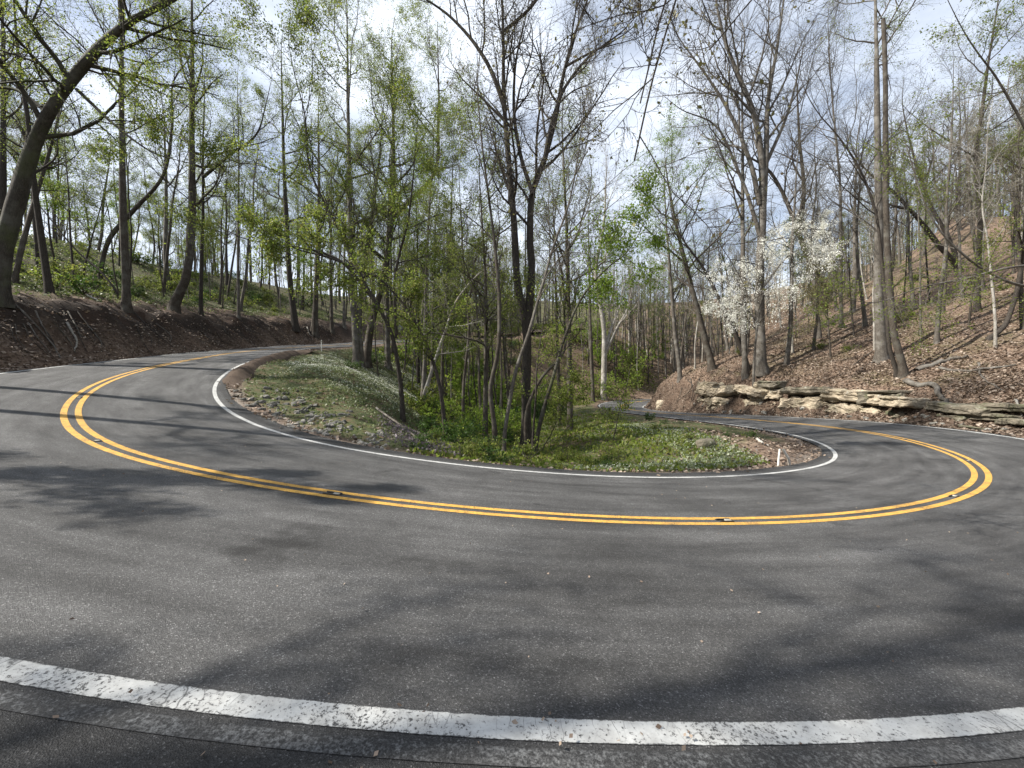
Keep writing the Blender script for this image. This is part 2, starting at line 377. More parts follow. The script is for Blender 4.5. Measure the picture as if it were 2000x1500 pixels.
col[:, 1] = np.where(outer_l, np.clip((ex - 4.0) / 2 + .4 * wob, 0, .9), 0) + np.where(outer_r, np.clip(.12 + .5 * wob - .02, 0, .45) * (ex > 3), 0)
tip = np.clip((XY[:, 0] - 7.0 - 1.2 * wob) / 1.6, 0, 1) * np.clip((19 - XY[:, 1]) / 3, 0, 1)
col[:, 1] += np.where(inner, np.clip((ex - .35 + .3 * wob) / .5, 0, 1) * (1 - tip) * np.clip((66 - XY[:, 1]) / 12, .12, 1), 0)
col[:, 2] = np.where(inner, np.clip(.9 - ex / .5 + .5 * wob, 0, .7), 0) * (XY[:, 1] < 24)
col[:, :3] = np.clip(col[:, :3], 0, 1)
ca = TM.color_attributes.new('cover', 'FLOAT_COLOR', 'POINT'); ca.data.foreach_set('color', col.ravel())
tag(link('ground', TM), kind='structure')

# ---------------------------------------------------------------- road surface and its paint
def asphalt_mat():
    m, n, b, out = new_mat('asphalt')
    t = N(n, 'TexCoord'); o = t.outputs['Object']; uv = N(n, 'SeparateXYZ'); n.links.new(t.outputs['UV'], uv.inputs[0])
    mp = N(n, 'Mapping'); mp.inputs['Scale'].default_value = (.35, 2.2, 1); n.links.new(t.outputs['UV'], mp.inputs['Vector'])
    v = N(n, 'TexVoronoi', Scale=165.0); n.links.new(o, v.inputs['Vector']); vb = N(n, 'SeparateColor'); n.links.new(v.outputs['Color'], vb.inputs[0])
    g = ramp(n, vb.outputs[0], [(0, .026), (.45, .056), (.8, .088), (.955, .13), (.99, .27)])
    g = mix(n, g, .062, .25)
    big = noise(n, o, .55, 5, .6); st = noise(n, mp.outputs[0], 1.2, 5, .6); med = noise(n, o, 4.5, 5, .7)
    g = mix(n, g, mix(n, ramp(n, st, [(.3, .62), (.7, 1.34)]), ramp(n, big, [(.3, .74), (.7, 1.2)]), 1.0, 'MULTIPLY'), 1.0, 'MULTIPLY')
    g = mix(n, g, ramp(n, med, [(.3, .86), (.7, 1.1)]), 1.0, 'MULTIPLY')
    wl = N(n, 'Math', operation='MULTIPLY'); wl.inputs[1].default_value = 3.9; n.links.new(uv.outputs['Y'], wl.inputs[0]); ws = N(n, 'Math', operation='COSINE'); n.links.new(wl.outputs[0], ws.inputs[0]); wa = N(n, 'Math', operation='MULTIPLY_ADD'); wa.inputs[1].default_value = .5; wa.inputs[2].default_value = .5; n.links.new(ws.outputs[0], wa.inputs[0])
    g = mix(n, g, mix(n, g, 1.28, 1.0, 'MULTIPLY'), mix(n, ramp(n, wa.outputs[0], [(.55, .7), (.95, 0.)]), ramp(n, st, [(.35, 0.), (.6, 1.)]), 1.0, 'MULTIPLY'))
    g = mix(n, g, (1.0, .993, .982), 1.0, 'MULTIPLY')
    # fresher, darker mat beyond the edge lines
    ab = N(n, 'Math', operation='ABSOLUTE'); n.links.new(uv.outputs['Y'], ab.inputs[0])
    wb = N(n, 'Math', operation='MULTIPLY_ADD'); wb.inputs[1].default_value = .10; n.links.new(med, wb.inputs[0]); n.links.new(ab.outputs[0], wb.inputs[2])
    g = mix(n, g, mix(n, g, .52, 1.0, 'MULTIPLY'), ramp(n, wb.outputs[0], [(.0, 0.), (3.26 / 8, 0.), (3.38 / 8, 1.), (1, 1.)]))
    # the ramp works on 0..1, so offsets are divided by eight
    dv = N(n, 'Math', operation='DIVIDE'); dv.inputs[1].default_value = 8; n.links.new(wb.outputs[0], dv.inputs[0])
    for l in list(n.links):
        if l.from_node == wb and l.to_node.type == 'VALTORGB': tos = l.to_socket; n.links.remove(l); n.links.new(dv.outputs[0], tos)
    # two old oil stains on the near lane
    for cx, cy, rx, ry in ((-2.02, 3.45, .42, .17), (-2.25, 3.2, .22, .14)):
        ms = N(n, 'Mapping'); ms.vector_type = 'TEXTURE'; ms.inputs['Location'].default_value = (cx, cy, -1.6); ms.inputs['Scale'].default_value = (rx, ry, 2); n.links.new(o, ms.inputs['Vector'])
        ln_ = N(n, 'VectorMath', operation='LENGTH'); n.links.new(ms.outputs[0], ln_.inputs[0]); ad = N(n, 'Math', operation='MULTIPLY_ADD'); ad.inputs[1].default_value = 1.1; n.links.new(med, ad.inputs[0]); n.links.new(ln_.outputs['Value'], ad.inputs[2])
        dv2 = N(n, 'Math', operation='DIVIDE'); dv2.inputs[1].default_value = 3; n.links.new(ad.outputs[0], dv2.inputs[0])
        g = mix(n, g, mix(n, g, .55, 1.0, 'MULTIPLY'), ramp(n, dv2.outputs[0], [(.36, .9), (.52, 0.)]))
    sx = noise(n, o, 1.15, 3, .5)
    g = mix(n, g, mix(n, g, .6, 1.0, 'MULTIPLY'), ramp(n, sx, [(.655, 0.), (.70, .85)]))
    n.links.new(g, b.inputs['Base Color']); b.inputs['Roughness'].default_value = .78; b.inputs['Specular IOR Level'].default_value = .35
    bump(n, b, mix(n, vb.outputs[1], v.outputs['Distance'], .5), .008, 1.0)
    return m
def paint_mat(name, base, dirt, wear_lo, wear_hi, crack=.03, faded=False):
    m, n, b, out = new_mat(name)
    t = N(n, 'TexCoord'); o = t.outputs['Object']
    mp = N(n, 'Mapping'); mp.inputs['Scale'].default_value = (4.2, 1.1, 1); n.links.new(t.outputs['UV'], mp.inputs['Vector'])
    dz = N(n, 'TexNoise', Scale=6.0, Detail=5.0); n.links.new(t.outputs['UV'], dz.inputs['Vector'])
    wv = mix(n, mp.outputs[0], dz.outputs['Color'], .16)
    v = N(n, 'TexVoronoi', Scale=4.5); v.feature = 'DISTANCE_TO_EDGE'; n.links.new(wv, v.inputs['Vector'])
    chips = noise(n, o, 55, 5, .75); worn = noise(n, o, 2.2, 3)
    w2 = mix(n, chips, worn, .24)
    hole = ramp(n, w2, [(wear_lo, 1.), (wear_hi, 0.)])
    cr = mix(n, ramp(n, v.outputs['Distance'], [(0, 1.), (crack, 0.)]), ramp(n, noise(n, o, 3.0, 3), [(.48, 0.), (.6, .9)]), 1.0, 'MULTIPLY')
    c = mix(n, base, dirt, ramp(n, noise(n, o, 9, 5, .7), [(.35, .8), (.62, 0.)]))
    asp = ramp(n, noise(n, o, 150, 2), [(.3, .012), (.7, .052)] if faded else [(.3, .03), (.7, .09)])
    # ragged, worn-away edges
    ac = N(n, 'Attribute', attribute_name='across'); e1 = N(n, 'Math', operation='MULTIPLY_ADD'); e1.inputs[1].default_value = 2; e1.inputs[2].default_value = -1; n.links.new(ac.outputs['Fac'], e1.inputs[0])
    e2 = N(n, 'Math', operation='ABSOLUTE'); n.links.new(e1.outputs[0], e2.inputs[0]); e3 = N(n, 'Math', operation='SUBTRACT'); e3.inputs[0].default_value = 1; n.links.new(e2.outputs[0], e3.inputs[1])
    e4 = N(n, 'Math', operation='MULTIPLY_ADD'); e4.inputs[1].default_value = 1.0 if faded else .55; n.links.new(noise(n, o, 28, 5, .7), e4.inputs[0]); n.links.new(e3.outputs[0], e4.inputs[2])
    hole = mix(n, hole, ramp(n, e4.outputs[0], [(.42, 1.), (.95, 0.)] if faded else [(.27, 1.), (.36, 0.)]), 1.0, 'LIGHTEN')
    c = mix(n, c, asp, mix(n, hole, cr, 1.0, 'LIGHTEN'))
    n.links.new(c, b.inputs['Base Color']); b.inputs['Roughness'].default_value = .7
    bump(n, b, mix(n, noise(n, o, 130, 2), hole, .5), .004, .6)
    return m
def strip(name, off, lo, hi, lift, m, ncol=2, width=None):
    i = np.arange(int(lo * 4), min(int(hi * 4), len(SQ))); c0, c1 = off
    us = np.linspace(0, 1, ncol); V = []; UV = []
    for u in us:
        w = (c0[i] if hasattr(c0, '__len__') else c0) * (1 - u) + (c1[i] if hasattr(c1, '__len__') else c1) * u
        w = w * np.ones(len(i))
        V.append(np.c_[RS[i, :2] + NR[i] * w[:, None], RS[i, 2] + RS[i, 3] * w + lift]); UV.append(np.c_[SQ[i], w])
    V = np.stack(V, 1).reshape(-1, 3); UV = np.stack(UV, 1).reshape(-1, 2)
    r, q = np.meshgrid(np.arange(len(i) - 1), np.arange(ncol - 1), indexing='ij'); a = (r * ncol + q).ravel()
    me = quad_mesh(name, V, np.c_[a, a + ncol, a + ncol + 1, a + 1], m, uv=UV)
    me.attributes.new('across', 'FLOAT', 'POINT').data.foreach_set('value', np.tile(us, len(i)).astype(np.float32))
    return me
SMAX = SQ[-1]
tag(link('road', strip('road', (-IE, OE), 0, SMAX, 0, asphalt_mat(), 16)), kind='structure')
WHITE = paint_mat('white_road_paint', (.47, .475, .46), (.30, .30, .29), .40, .46, .03)
YELLOW = paint_mat('yellow_road_paint', (.60, .345, .07), (.33, .19, .055), .41, .46, .016)
GHOST = paint_mat('worn_off_white_paint', (.22, .225, .225), (.11, .11, .11), .47, .66, .02, True)
tag(link('outer_edge_line', strip('outer_edge_line', (RS[:, 4] - .06, RS[:, 4] + .062), 0, SMAX, .004, WHITE)), kind='structure')
tag(link('inner_edge_line', strip('inner_edge_line', (-RS[:, 5] - .06, -RS[:, 5] + .06), 0, SMAX, .004, WHITE)), kind='structure')
for a in (-.165, .055):
    tag(link('centre_line', strip('centre_line', (a, a + .11), 0, SMAX, .004, YELLOW)), kind='structure')
tag(link('faded_edge_line', strip('faded_edge_line', (RS[:, 4] + .095, RS[:, 4] + .18), S_APEX - 12, S_APEX + 10, .004, GHOST)), kind='structure')
# ---------------------------------------------------------------- trees: tapered trunks, limbs, branches, twigs and leaf-sized faces
def norm(v): return v / (np.linalg.norm(v, axis=-1, keepdims=True) + 1e-9)
def resample(P_, R_, n):
    P_ = np.asarray(P_, float); R_ = np.asarray(R_, float)
    s = np.r_[0, np.cumsum(np.linalg.norm(np.diff(P_, axis=0), axis=1))]; q = np.linspace(0, s[-1], n)
    if len(P_) > 2:
        m = np.gradient(P_, s, axis=0); i = np.clip(np.searchsorted(s, q, side='right') - 1, 0, len(s) - 2)
        h = (s[i + 1] - s[i])[:, None]; t = (q - s[i])[:, None] / h
        p = (2*t**3-3*t**2+1)*P_[i] + (t**3-2*t**2+t)*h*m[i] + (-2*t**3+3*t**2)*P_[i+1] + (t**3-t**2)*h*m[i+1]
    else: p = np.stack([np.interp(q, s, P_[:, k]) for k in range(3)], 1)
    return p, np.interp(q, s, R_)
def tubes(Pb, Rb, sides):
    B, n, _ = Pb.shape
    T = norm(np.gradient(Pb, axis=1)); mean = norm(T.mean(1))
    ref = np.where(np.abs(mean[:, 2:3]) < .8, np.array([0, 0, 1.]), np.array([1., 0, 0]))
    U = norm(np.cross(T, ref[:, None, :])); Vv = np.cross(T, U)
    a = np.linspace(0, 2 * np.pi, sides, endpoint=False)
    V = Pb[:, :, None] + Rb[:, :, None, None] * (U[:, :, None] * np.cos(a)[None, None, :, None] + Vv[:, :, None] * np.sin(a)[None, None, :, None])
    bi, ni, si = np.meshgrid(np.arange(B), np.arange(n - 1), np.arange(sides), indexing='ij'); base = bi * n * sides
    s2 = (si + 1) % sides
    Q = np.stack([base + ni*sides + si, base + ni*sides + s2, base + (ni+1)*sides + s2, base + (ni+1)*sides + si], -1).reshape(-1, 4)
    return V.reshape(-1, 3), Q
def grow(Pb, Rb, k, t0, t1, length, ang, up, wig, n, r, rfac, rmin, shape=.55, flat=0.0):
    B, m, _ = Pb.shape
    t = (np.arange(k)[None] + r.random((B, k))) / k * (t1 - t0) + t0
    f = t * (m - 1); i = np.clip(f.astype(int), 0, m - 2); w = (f - i)[..., None]; bi = np.arange(B)[:, None]
    p = Pb[bi, i] * (1 - w) + Pb[bi, i + 1] * w; T = norm(Pb[bi, i + 1] - Pb[bi, i]); rr = Rb[bi, i] * (1 - w[..., 0]) + Rb[bi, i + 1] * w[..., 0]
    perp = norm(np.cross(T, norm(r.normal(size=T.shape)))); perp[..., 2] *= (1 - flat)
    a = np.radians(ang) * (.75 + .5 * r.random((B, k)))[..., None]
    d = norm(np.cos(a) * T + np.sin(a) * norm(perp))
    Lb = np.asarray(length, float)
    Lb = (Lb.reshape(-1, 1) if Lb.ndim else Lb) * (.55 + .75 * r.random((B, k))) * (1 - shape * t)
    d = d.reshape(-1, 3); p = p.reshape(-1, 3); Lf = Lb.reshape(-1); rr = rr.reshape(-1)
    pts = [p]
    for j in range(n - 1):
        d = norm(d + np.array([0, 0, up]) + wig * r.normal(size=d.shape)); pts.append(pts[-1] + d * (Lf / (n - 1))[:, None])
    Pn = np.stack(pts, 1); r0 = np.maximum(np.minimum(rr * rfac, Lf * .020), rmin)
    Rn = r0[:, None] * np.linspace(1, .22, n)[None]
    return Pn, np.maximum(Rn, rmin * .55), Lf
def leaf_quads(c, size, r, droop=.3, aspect=.62):
    k = len(c); d = norm(r.normal(size=(k, 3)) + np.array([0, 0, -droop])); s = norm(np.cross(d, r.normal(size=(k, 3))))
    l = (size * (.6 + .8 * r.random(k)))[:, None]
    a = c; tip = c + d * l; mid = c + d * l * .5; nrm = np.cross(d, s) * l * .08
    V = np.stack([a, mid + s * l * aspect * .5 + nrm, tip, mid - s * l * aspect * .5 + nrm], 1).reshape(-1, 3)
    return V, np.arange(k * 4).reshape(-1, 4)
class Acc:
    def __init__(s): s.V = []; s.Q = []; s.M = []; s.n = 0
    def add(s, V, Q, m=0): s.V.append(V); s.Q.append(Q + s.n); s.M.append(np.full(len(Q), m)); s.n += len(V)
    def mesh(s, name, mats, smooth=True): return quad_mesh(name, np.concatenate(s.V), np.concatenate(s.Q), mats, np.concatenate(s.M), smooth)

STYLE = {   # limbs, where they start, length, angle, branches, twigs, leaves per twig, leaf size, leaf kind
    'bare':    dict(k1=15, t0=.40, l1=0.28, a1=42, up=.10, k2=8, l2=0.5, k3=11, l3=0.52, leaf=0.7, ls=.06, lk='bud'),
    'grey':    dict(k1=17, t0=.38, l1=0.26, a1=45, up=.10, k2=8, l2=0.5, k3=10, l3=0.52, leaf=1.6, ls=0.065, lk='bud'),
    'leafy':   dict(k1=18, t0=.28, l1=0.25, a1=58, up=.05, k2=8, l2=0.55, k3=8, l3=0.6, leaf=12.00, ls=0.082, lk='spring'),
    'lime':    dict(k1=14, t0=.35, l1=0.28, a1=60, up=.04, k2=7, l2=0.62, k3=8, l3=0.7, leaf=9.35, ls=0.088, lk='lime'),
    'sparse':  dict(k1=16, t0=.30, l1=0.23, a1=55, up=.07, k2=7, l2=0.55, k3=9, l3=0.6, leaf=6.80, ls=0.078, lk='spring'),
    'deep':    dict(k1=14, t0=.30, l1=0.3, a1=70, up=.01, k2=8, l2=0.6, k3=8, l3=0.65, leaf=6.50, ls=0.085, lk='deep'),
    'pole':    dict(k1=12, t0=.55, l1=0.19, a1=50, up=.08, k2=6, l2=0.55, k3=8, l3=0.6, leaf=5.60, ls=0.085, lk='spring'),
    'dead':    dict(k1=5, t0=.5, l1=.09, a1=65, up=.0, k2=2, l2=.4, k3=2, l3=.4, leaf=0, ls=.05, lk='bud'),
    'flower':  dict(k1=14, t0=.35, l1=0.34, a1=66, up=.01, k2=8, l2=.5, k3=7, l3=.5, leaf=4.80, ls=0.085, lk='blossom'),
    'sapling': dict(k1=12, t0=.30, l1=.26, a1=60, up=.03, k2=5, l2=0.55, k3=5, l3=0.6, leaf=6.50, ls=0.075, lk='spring'),
}
def crown_mesh(sources, H, st, bark, r, amount=1.0, leafmul=1.0, lmul=1.0, tmul=1.0, lk=None, lsmul=1.0, coarse=False):
    p = STYLE[st]; A = Acc(); lv = []
    tot = sum(s[2] for s in sources)
    for Pt, Rt, share, t0 in sources:
        k1 = max(2, int(round(p['k1'] * amount * share / tot * (1 + .35 * (len(sources) - 1)))))
        ps, rs = resample(Pt, Rt, 24)
        b1, r1, L1 = grow(ps[None], rs[None], k1, p['t0'] if t0 is None else t0, .99, H * p['l1'] * lmul * (.55 + .45 * share / max(s[2] for s in sources)), p['a1'], p['up'], .13, 9, r, .55, .009)
        V, Q = tubes(b1, r1, 5); A.add(V, Q)
        k2 = max(2, int(p['k2'])); b2, r2, L2 = grow(b1, r1, k2, .18, 1, L1 * p['l2'], 48, p['up'] * .7, .17, 6, r, .6, .006, .45)
        V, Q = tubes(b2, r2, 4); A.add(V, Q)
        k3 = max(2, int(p['k3'] * tmul)); n3 = 2 if coarse else 3; k3 = int(k3 * (1.2 if H < 27 else 1.0)) if coarse else k3; b3, r3, L3 = grow(b2, r2, k3, .15, 1, L2 * p['l3'], 48, p['up'] * .5, .22, n3, r, .6, .0045, .35)
        V, Q = tubes(b3, r3, 3); A.add(V, Q)
        # twigs straight on the limbs keep the wood from looking bare
        b4, r4, L4 = grow(b1, r1, 9, .1, 1, L1 * .22, 60, .03, .2, n3, r, .5, .0045, .3)
        V, Q = tubes(b4, r4, 3); A.add(V, Q)
        lv += [b3, b4]
    tw = np.concatenate(lv); n = int(len(tw) * p['leaf'] * leafmul)
    if n > 3:
        # leaves come in tufts and some branches are ahead of others
        wt = np.repeat(r.random(len(tw) // 6 + 1), 6)[:len(tw)] ** .8 + .25
        bi = r.choice(len(tw), n, p=wt / wt.sum()); f = .3 + .7 * r.random(n); fi = np.clip((f * (n3 - 1)).astype(int), 0, n3 - 2); w = (f * (n3 - 1) - fi)[:, None]
        c = tw[bi, fi] * (1 - w) + tw[bi, fi + 1] * w + r.normal(size=(n, 3)) * .11
        V, Q = leaf_quads(c, p['ls'] * lsmul, r); A.add(V, Q, 1)
    return A.mesh('crown', [bark, LEAF[lk or p['lk']]])
def trunk_mesh(Pt, Rt, bark, r, n=34, sides=10, flare=.55):
    p, q = resample(Pt, Rt, n); s = np.r_[0, np.cumsum(np.linalg.norm(np.diff(p, axis=0), axis=1))]
    q = q * (1 + flare * np.exp(-s / (2.2 * Rt[0] + .05)))
    p = p + np.cumsum(r.normal(size=p.shape) * np.array([1, 1, 0]) * .012 * s[-1] / n, 0) * np.minimum(1, s / 2)[:, None] * .6
    V, Q = tubes(p[None], q[None], sides)
    # buttressed, uneven bole
    a = np.tile(np.arange(sides), n); k = np.repeat(np.arange(n), sides)
    f = 1 + .07 * np.sin(a * 2.4 + k * .6) + .05 * r.normal(size=len(a)) * .6 + .22 * np.exp(-np.repeat(s, sides) / .5) * np.sin(a * (2 * np.pi / sides) * 4)
    c = np.repeat(p, sides, 0); V = c + (V - c) * f[:, None]
    return quad_mesh('trunk', V, Q, bark), p, q

def empty(name, loc): 
    e = bpy.data.objects.new(name, None); COL.objects.link(e); e.location = loc; e.empty_display_size = .3; return e

HEROES = []
def hero(pts, rad, d, style, bark, label, limbs=(), top=4.0, name='tree', cat='tree', use_hit=True, lean=0.0, seed=None, amount=1.0, leaf=1.0, lmul=1.0, t0=None, tmul=1.0, lk=None, group=None, tipf=.35, lsmul=1.0, crown=True):
    """pts: outline of the trunk in photograph pixels, foot first; rad: its half width there; d: metres from the camera."""
    r = np.random.default_rng(seed if seed is not None else len(HEROES) * 13 + 5)
    if use_hit:
        h = hit(min(max(pts[0][0], 0), 2000), pts[0][1], d * .6)
        if h and .7 * d < h < 1.56 * d: d = h
        elif h is None or not (.72 * d < h < 1.4 * d): HEROES.append(('nohit', label[:30], d, h))
    n = len(pts); w = [P(px, py, d + lean * i / (n - 1)) for i, (px, py) in enumerate(pts)]
    g = float(height(w[0][0], w[0][1]))
    if w[0][2] > g + .05: w = [np.array([w[0][0] - (w[1][0] - w[0][0]) * .1, w[0][1], g])] + w
    else: w[0][2] = g
    w = [w[0] - (0, 0, .35)] + w
    R0 = rad * .77 * d / F * math.cos(math.atan((pts[min(2, len(pts) - 1)][0] - 1000) / F))
    if top > 0:
        dr = norm(w[-1] - w[-2]); dr = norm(dr + np.array([0, 0, .6])); w += [w[-1] + dr * top * .5, w[-1] + norm(dr + np.array([.1, 0, .4])) * top]
    base = np.array([w[0][0], w[0][1], g]); w = np.array(w) - base
    s = np.r_[0, np.cumsum(np.linalg.norm(np.diff(w, axis=0), axis=1))]; H = s[-1]
    R = R0 * (1 - (1 - tipf) * s / H) if top <= 0 else np.maximum(R0 * (1 - .97 * (s / H) ** 1.25), .012)
    e = empty(name, base); tag(e, label, cat, group)
    tm, tp, tr = trunk_mesh(w, R, BARK[bark], r); link('trunk', tm, e)
    src = [(tp, tr, 1.0, t0)]
    for lb in limbs:
        lp, lr = lb[0], lb[1]; ltop = lb[2] if len(lb) > 2 else 2.5; lw = [P(x, y, d + (lb[3] if len(lb) > 3 else 0) * i / len(lp)) for i, (x, y) in enumerate(lp)]
        lw = [np.array(q) - base for q in lw]
        if ltop > 0: dr = norm(norm(lw[-1] - lw[-2]) + np.array([0, 0, .35])); lw += [lw[-1] + dr * ltop]
        ls_ = np.r_[0, np.cumsum(np.linalg.norm(np.diff(np.array(lw), axis=0), axis=1))]
        LR = np.maximum(lr * math.cos(math.atan((lp[0][0] - 1000) / F)) * d / F * (1 - .93 * (ls_ / ls_[-1]) ** 1.1), .011) * .9
        P2, R2 = resample(lw, LR, 24)
        P2 = P2 + np.cumsum(r.normal(size=P2.shape), 0) * .012 * ls_[-1] / 24
        V, Q = tubes(P2[None], R2[None], 7); link('limb', quad_mesh('limb', V, Q, BARK[bark]), e)
        src.append((P2, R2, ls_[-1] / H * 1.1, .25))
    if crown: tag(link('crown', crown_mesh(src, H, style, BARK[bark], r, amount, leaf, lmul * 1.12, tmul, lk, lsmul, d > 22), e), kind='stuff')
    HEROES.append((label[:40], round(d, 1), round(H, 1), round(R0, 2))); return e

# --- left side of the road
hero([(-4, 590), (30, 400), (92, 230), (165, 128), (240, 52), (340, -2), (430, -60)], 29, 15, 'leafy', 'mossy', 'massive mossy trunk leaning over the road from the top of the dark bank', top=3, limbs=[([(240, 60), (235, 0), (232, -60)], 9), ([(100, 225), (30, 175), (-60, 170)], 7, 2), ([(150, 175), (230, 250), (300, 300)], 6, 2)], amount=1.1, t0=.35, leaf=1.0)
hero([(247, 605), (240, 420), (237, 240), (236, 60), (234, -80)], 12.5, 20.5, 'sparse', 'brown', 'straight tall brown trunk on the bank crest, first right of the massive leaning one', t0=.5, top=4)
hero([(196, 545), (212, 470), (262, 410), (318, 345), (337, 250), (343, 150), (366, 120)], 7.5, 24, 'sparse', 'brown', 'crooked tree bending sharply right then up behind the straight brown trunk', top=5, t0=.5)
hero([(338, 608), (362, 545), (374, 430), (374, 280), (375, 130), (374, -20)], 13, 22, 'leafy', 'brown', 'thick tree with a swept foot on the bank crest, fresh leaves up its stem', top=5, leaf=.75)
hero([(392, 615), (393, 520), (396, 410), (396, 300), (400, 180)], 6, 22.5, 'sparse', 'dark', 'dark stem close beside the swept-foot tree with a long limb reaching right', limbs=[([(398, 345), (445, 305), (500, 262), (520, 200)], 4.5)], top=4)
hero([(466, 620), (465, 480), (466, 320), (464, 180)], 4.5, 30, 'pole', 'grey', 'slim grey pole tree alone above the low end of the earth bank', top=4)
hero([(75, 520), (66, 400), (60, 300), (10, 215), (-40, 190)], 9, 22, 'sparse', 'dark', 'dark trunk bending left above the bank behind the massive leaning one', top=4)
hero([(4, 500), (4, 350), (6, 180), (4, -20)], 13, 19, 'bare', 'dark', 'dark upright trunk at the left edge of the picture behind the leaning one', top=5)
hero([(232, 585), (205, 540), (150, 490), (92, 420), (60, 380)], 4, 20.5, 'dead', 'dark', 'dead dark pole fallen slantwise against the straight brown trunk', top=0, name='leaning_dead_tree')
hero([(145, 560), (138, 470), (134, 370), (128, 300)], 4, 23, 'sapling', 'dark', 'thin dark stem on the green slope left of the straight brown trunk', top=3)
hero([(163, 545), (178, 470), (200, 390)], 3.5, 25, 'sapling', 'dark', 'thin dark stem leaning right on the green slope', top=3)
hero([(576, 643), (568, 560), (558, 400), (552, 250), (550, 120)], 8.5, 33, 'sparse', 'dark', 'dark tree with a spreading black foot where the bank gets low', top=4)
hero([(614, 655), (618, 540), (622, 380), (621, 240)], 8, 38, 'sparse', 'brown', 'brown trunk behind the thin white marker post', top=5)
hero([(648, 648), (646, 520), (648, 400)], 5, 44, 'pole', 'brown', 'distant brown trunk left of the back of the road sign', top=8)
hero([(672, 640), (672, 500), (676, 380)], 4, 48, 'pole', 'grey', 'thin grey trunk right behind the back of the road sign', top=8)
# --- inside the bend, on the far rim of the flowery mound
hero([(697, 712), (690, 600), (684, 430), (680, 230), (678, 20)], 9, 24, 'leafy', 'grey', 'tall grey tree on the mound rim, leafy to its top, leftmost of the clump', top=4, amount=1.2, t0=.25, leaf=1.30)
hero([(716, 715), (722, 650), (745, 560), (766, 420), (768, 260), (765, 120)], 9.5, 24, 'leafy', 'brown', 'brown tree of the mound rim clump leaning right at its foot', top=4, limbs=[([(765, 430), (800, 392), (845, 345), (856, 240), (855, 100)], 5.5)], leaf=1.45)
hero([(706, 716), (702, 640), (708, 540), (730, 400), (745, 260)], 7, 24.5, 'sparse', 'grey', 'grey stem in the middle of the mound rim clump', top=4)
hero([(758, 720), (756, 600), (757, 480), (764, 330), (770, 200)], 7, 27, 'leafy', 'grey', 'grey tree just right of the mound rim clump with leafy upper stem', top=5, leaf=1.45)
hero([(787, 822), (778, 720), (764, 650), (716, 562), (655, 440), (603, 330), (592, 220), (570, 130)], 6, 14.5, 'sparse', 'dark', 'thin black tree leaning left over the mound, rooted in the ravine edge', top=2.5, limbs=[([(735, 590), (660, 505), (570, 480), (470, 462)], 4.2, 1.5), ([(775, 660), (772, 540), (800, 420), (812, 300)], 4, 2)], leaf=1.74, t0=.45)
hero([(868, 832), (852, 725), (800, 612), (735, 540), (690, 520)], 6, 14, 'sparse', 'dark', 'dark arching stem bowed left beside the purple groundcover', top=2, limbs=[([(735, 540), (650, 505), (560, 478)], 3.8, 1.2)], leaf=1.2)
hero([(822, 800), (838, 740), (872, 640), (890, 590), (930, 540), (962, 512)], 5, 17, 'sapling', 'pale', 'pale bent sapling curving right above the leafy shrubs', top=2)
hero([(826, 790), (830, 700), (832, 560), (838, 420), (846, 300)], 6, 20, 'leafy', 'grey', 'grey leafy tree behind the dark arching stem', top=4, leaf=1.45)
hero([(864, 700), (872, 560), (880, 420), (884, 300)], 5, 30, 'lime', 'brown', 'bright green tree far down the ravine left of the forked black one', top=3, leaf=1.45)
hero([(905, 760), (915, 640), (905, 520), (898, 390)], 4.5, 26, 'bare', 'brown', 'thin brown bare stem in the ravine thicket', top=4)
hero([(966, 838), (958, 760), (972, 690), (976, 600), (968, 490), (955, 380), (940, 250)], 6.5, 16, 'grey', 'brown', 'brown wavy trunk just left of the forked black tree', top=4)
hero([(948, 800), (950, 640), (945, 480), (938, 380)], 7, 20, 'leafy', 'brown', 'brown straight trunk behind the wavy one, low green leaves', top=3, leaf=.8)
# --- the forked black tree and its neighbours
hero([(1028, 868), (1027, 760), (1028, 645), (1012, 560), (1004, 420), (992, 290), (985, 180), (984, 60), (980, -60)], 12.5, 13, 'bare', 'dark', 'black bare tree forking low into two tall stems in the middle of the bend', top=2.5,
     limbs=[([(1028, 650), (1038, 540), (1036, 440), (1042, 375), (1062, 320), (1088, 220), (1104, 130), (1130, 50), (1160, -30)], 9.5, 2, .8), ([(1040, 380), (1020, 320), (1004, 230), (1008, 120), (1030, 20)], 5, 2, .5), ([(988, 215), (955, 130), (915, 70), (870, 25), (820, -10)], 5.5, 2), ([(1062, 320), (1075, 250), (1098, 180), (1150, 110), (1215, 60)], 5, 2), ([(1000, 250), (940, 190), (900, 150)], 3.5, 1.2), ([(986, 60), (1040, 10), (1080, -60)], 4, 2), ([(1105, 130), (1150, 105), (1200, 80), (1230, 60)], 3, 1)], amount=1.5, t0=.45, lmul=.8)
hero([(985, 858), (995, 790), (1012, 710), (1030, 660), (1056, 570), (1085, 470), (1110, 400), (1125, 330)], 5.4, 14.2, 'bare', 'grey', 'grey smooth tree leaning right behind the forked black trunk', top=4)
hero([(1046, 885), (1062, 800), (1080, 740), (1104, 655), (1140, 575), (1190, 520), (1222, 495)], 5.6, 12.5, 'lime', 'mossy', 'mossy tree leaning right across the grass, bright leaves at its tip', top=2, leaf=.9, lmul=.8, t0=.55)
hero([(1040, 880), (1046, 780), (1050, 700), (1060, 640)], 3.2, 13, 'sapling', 'dark', 'thin dark stem hugging the foot of the forked black tree', top=2.5)
hero([(1030, 800), (1060, 735), (1100, 690), (1102, 610), (1110, 520)], 4.8, 17, 'bare', 'brown', 'brown split trunk propped behind the mossy leaning one', top=3)
hero([(1113, 795), (1112, 680), (1110, 560), (1106, 420), (1100, 300)], 8, 25, 'sparse', 'brown', 'brown straight trunk at the far edge of the grass verge', top=5)
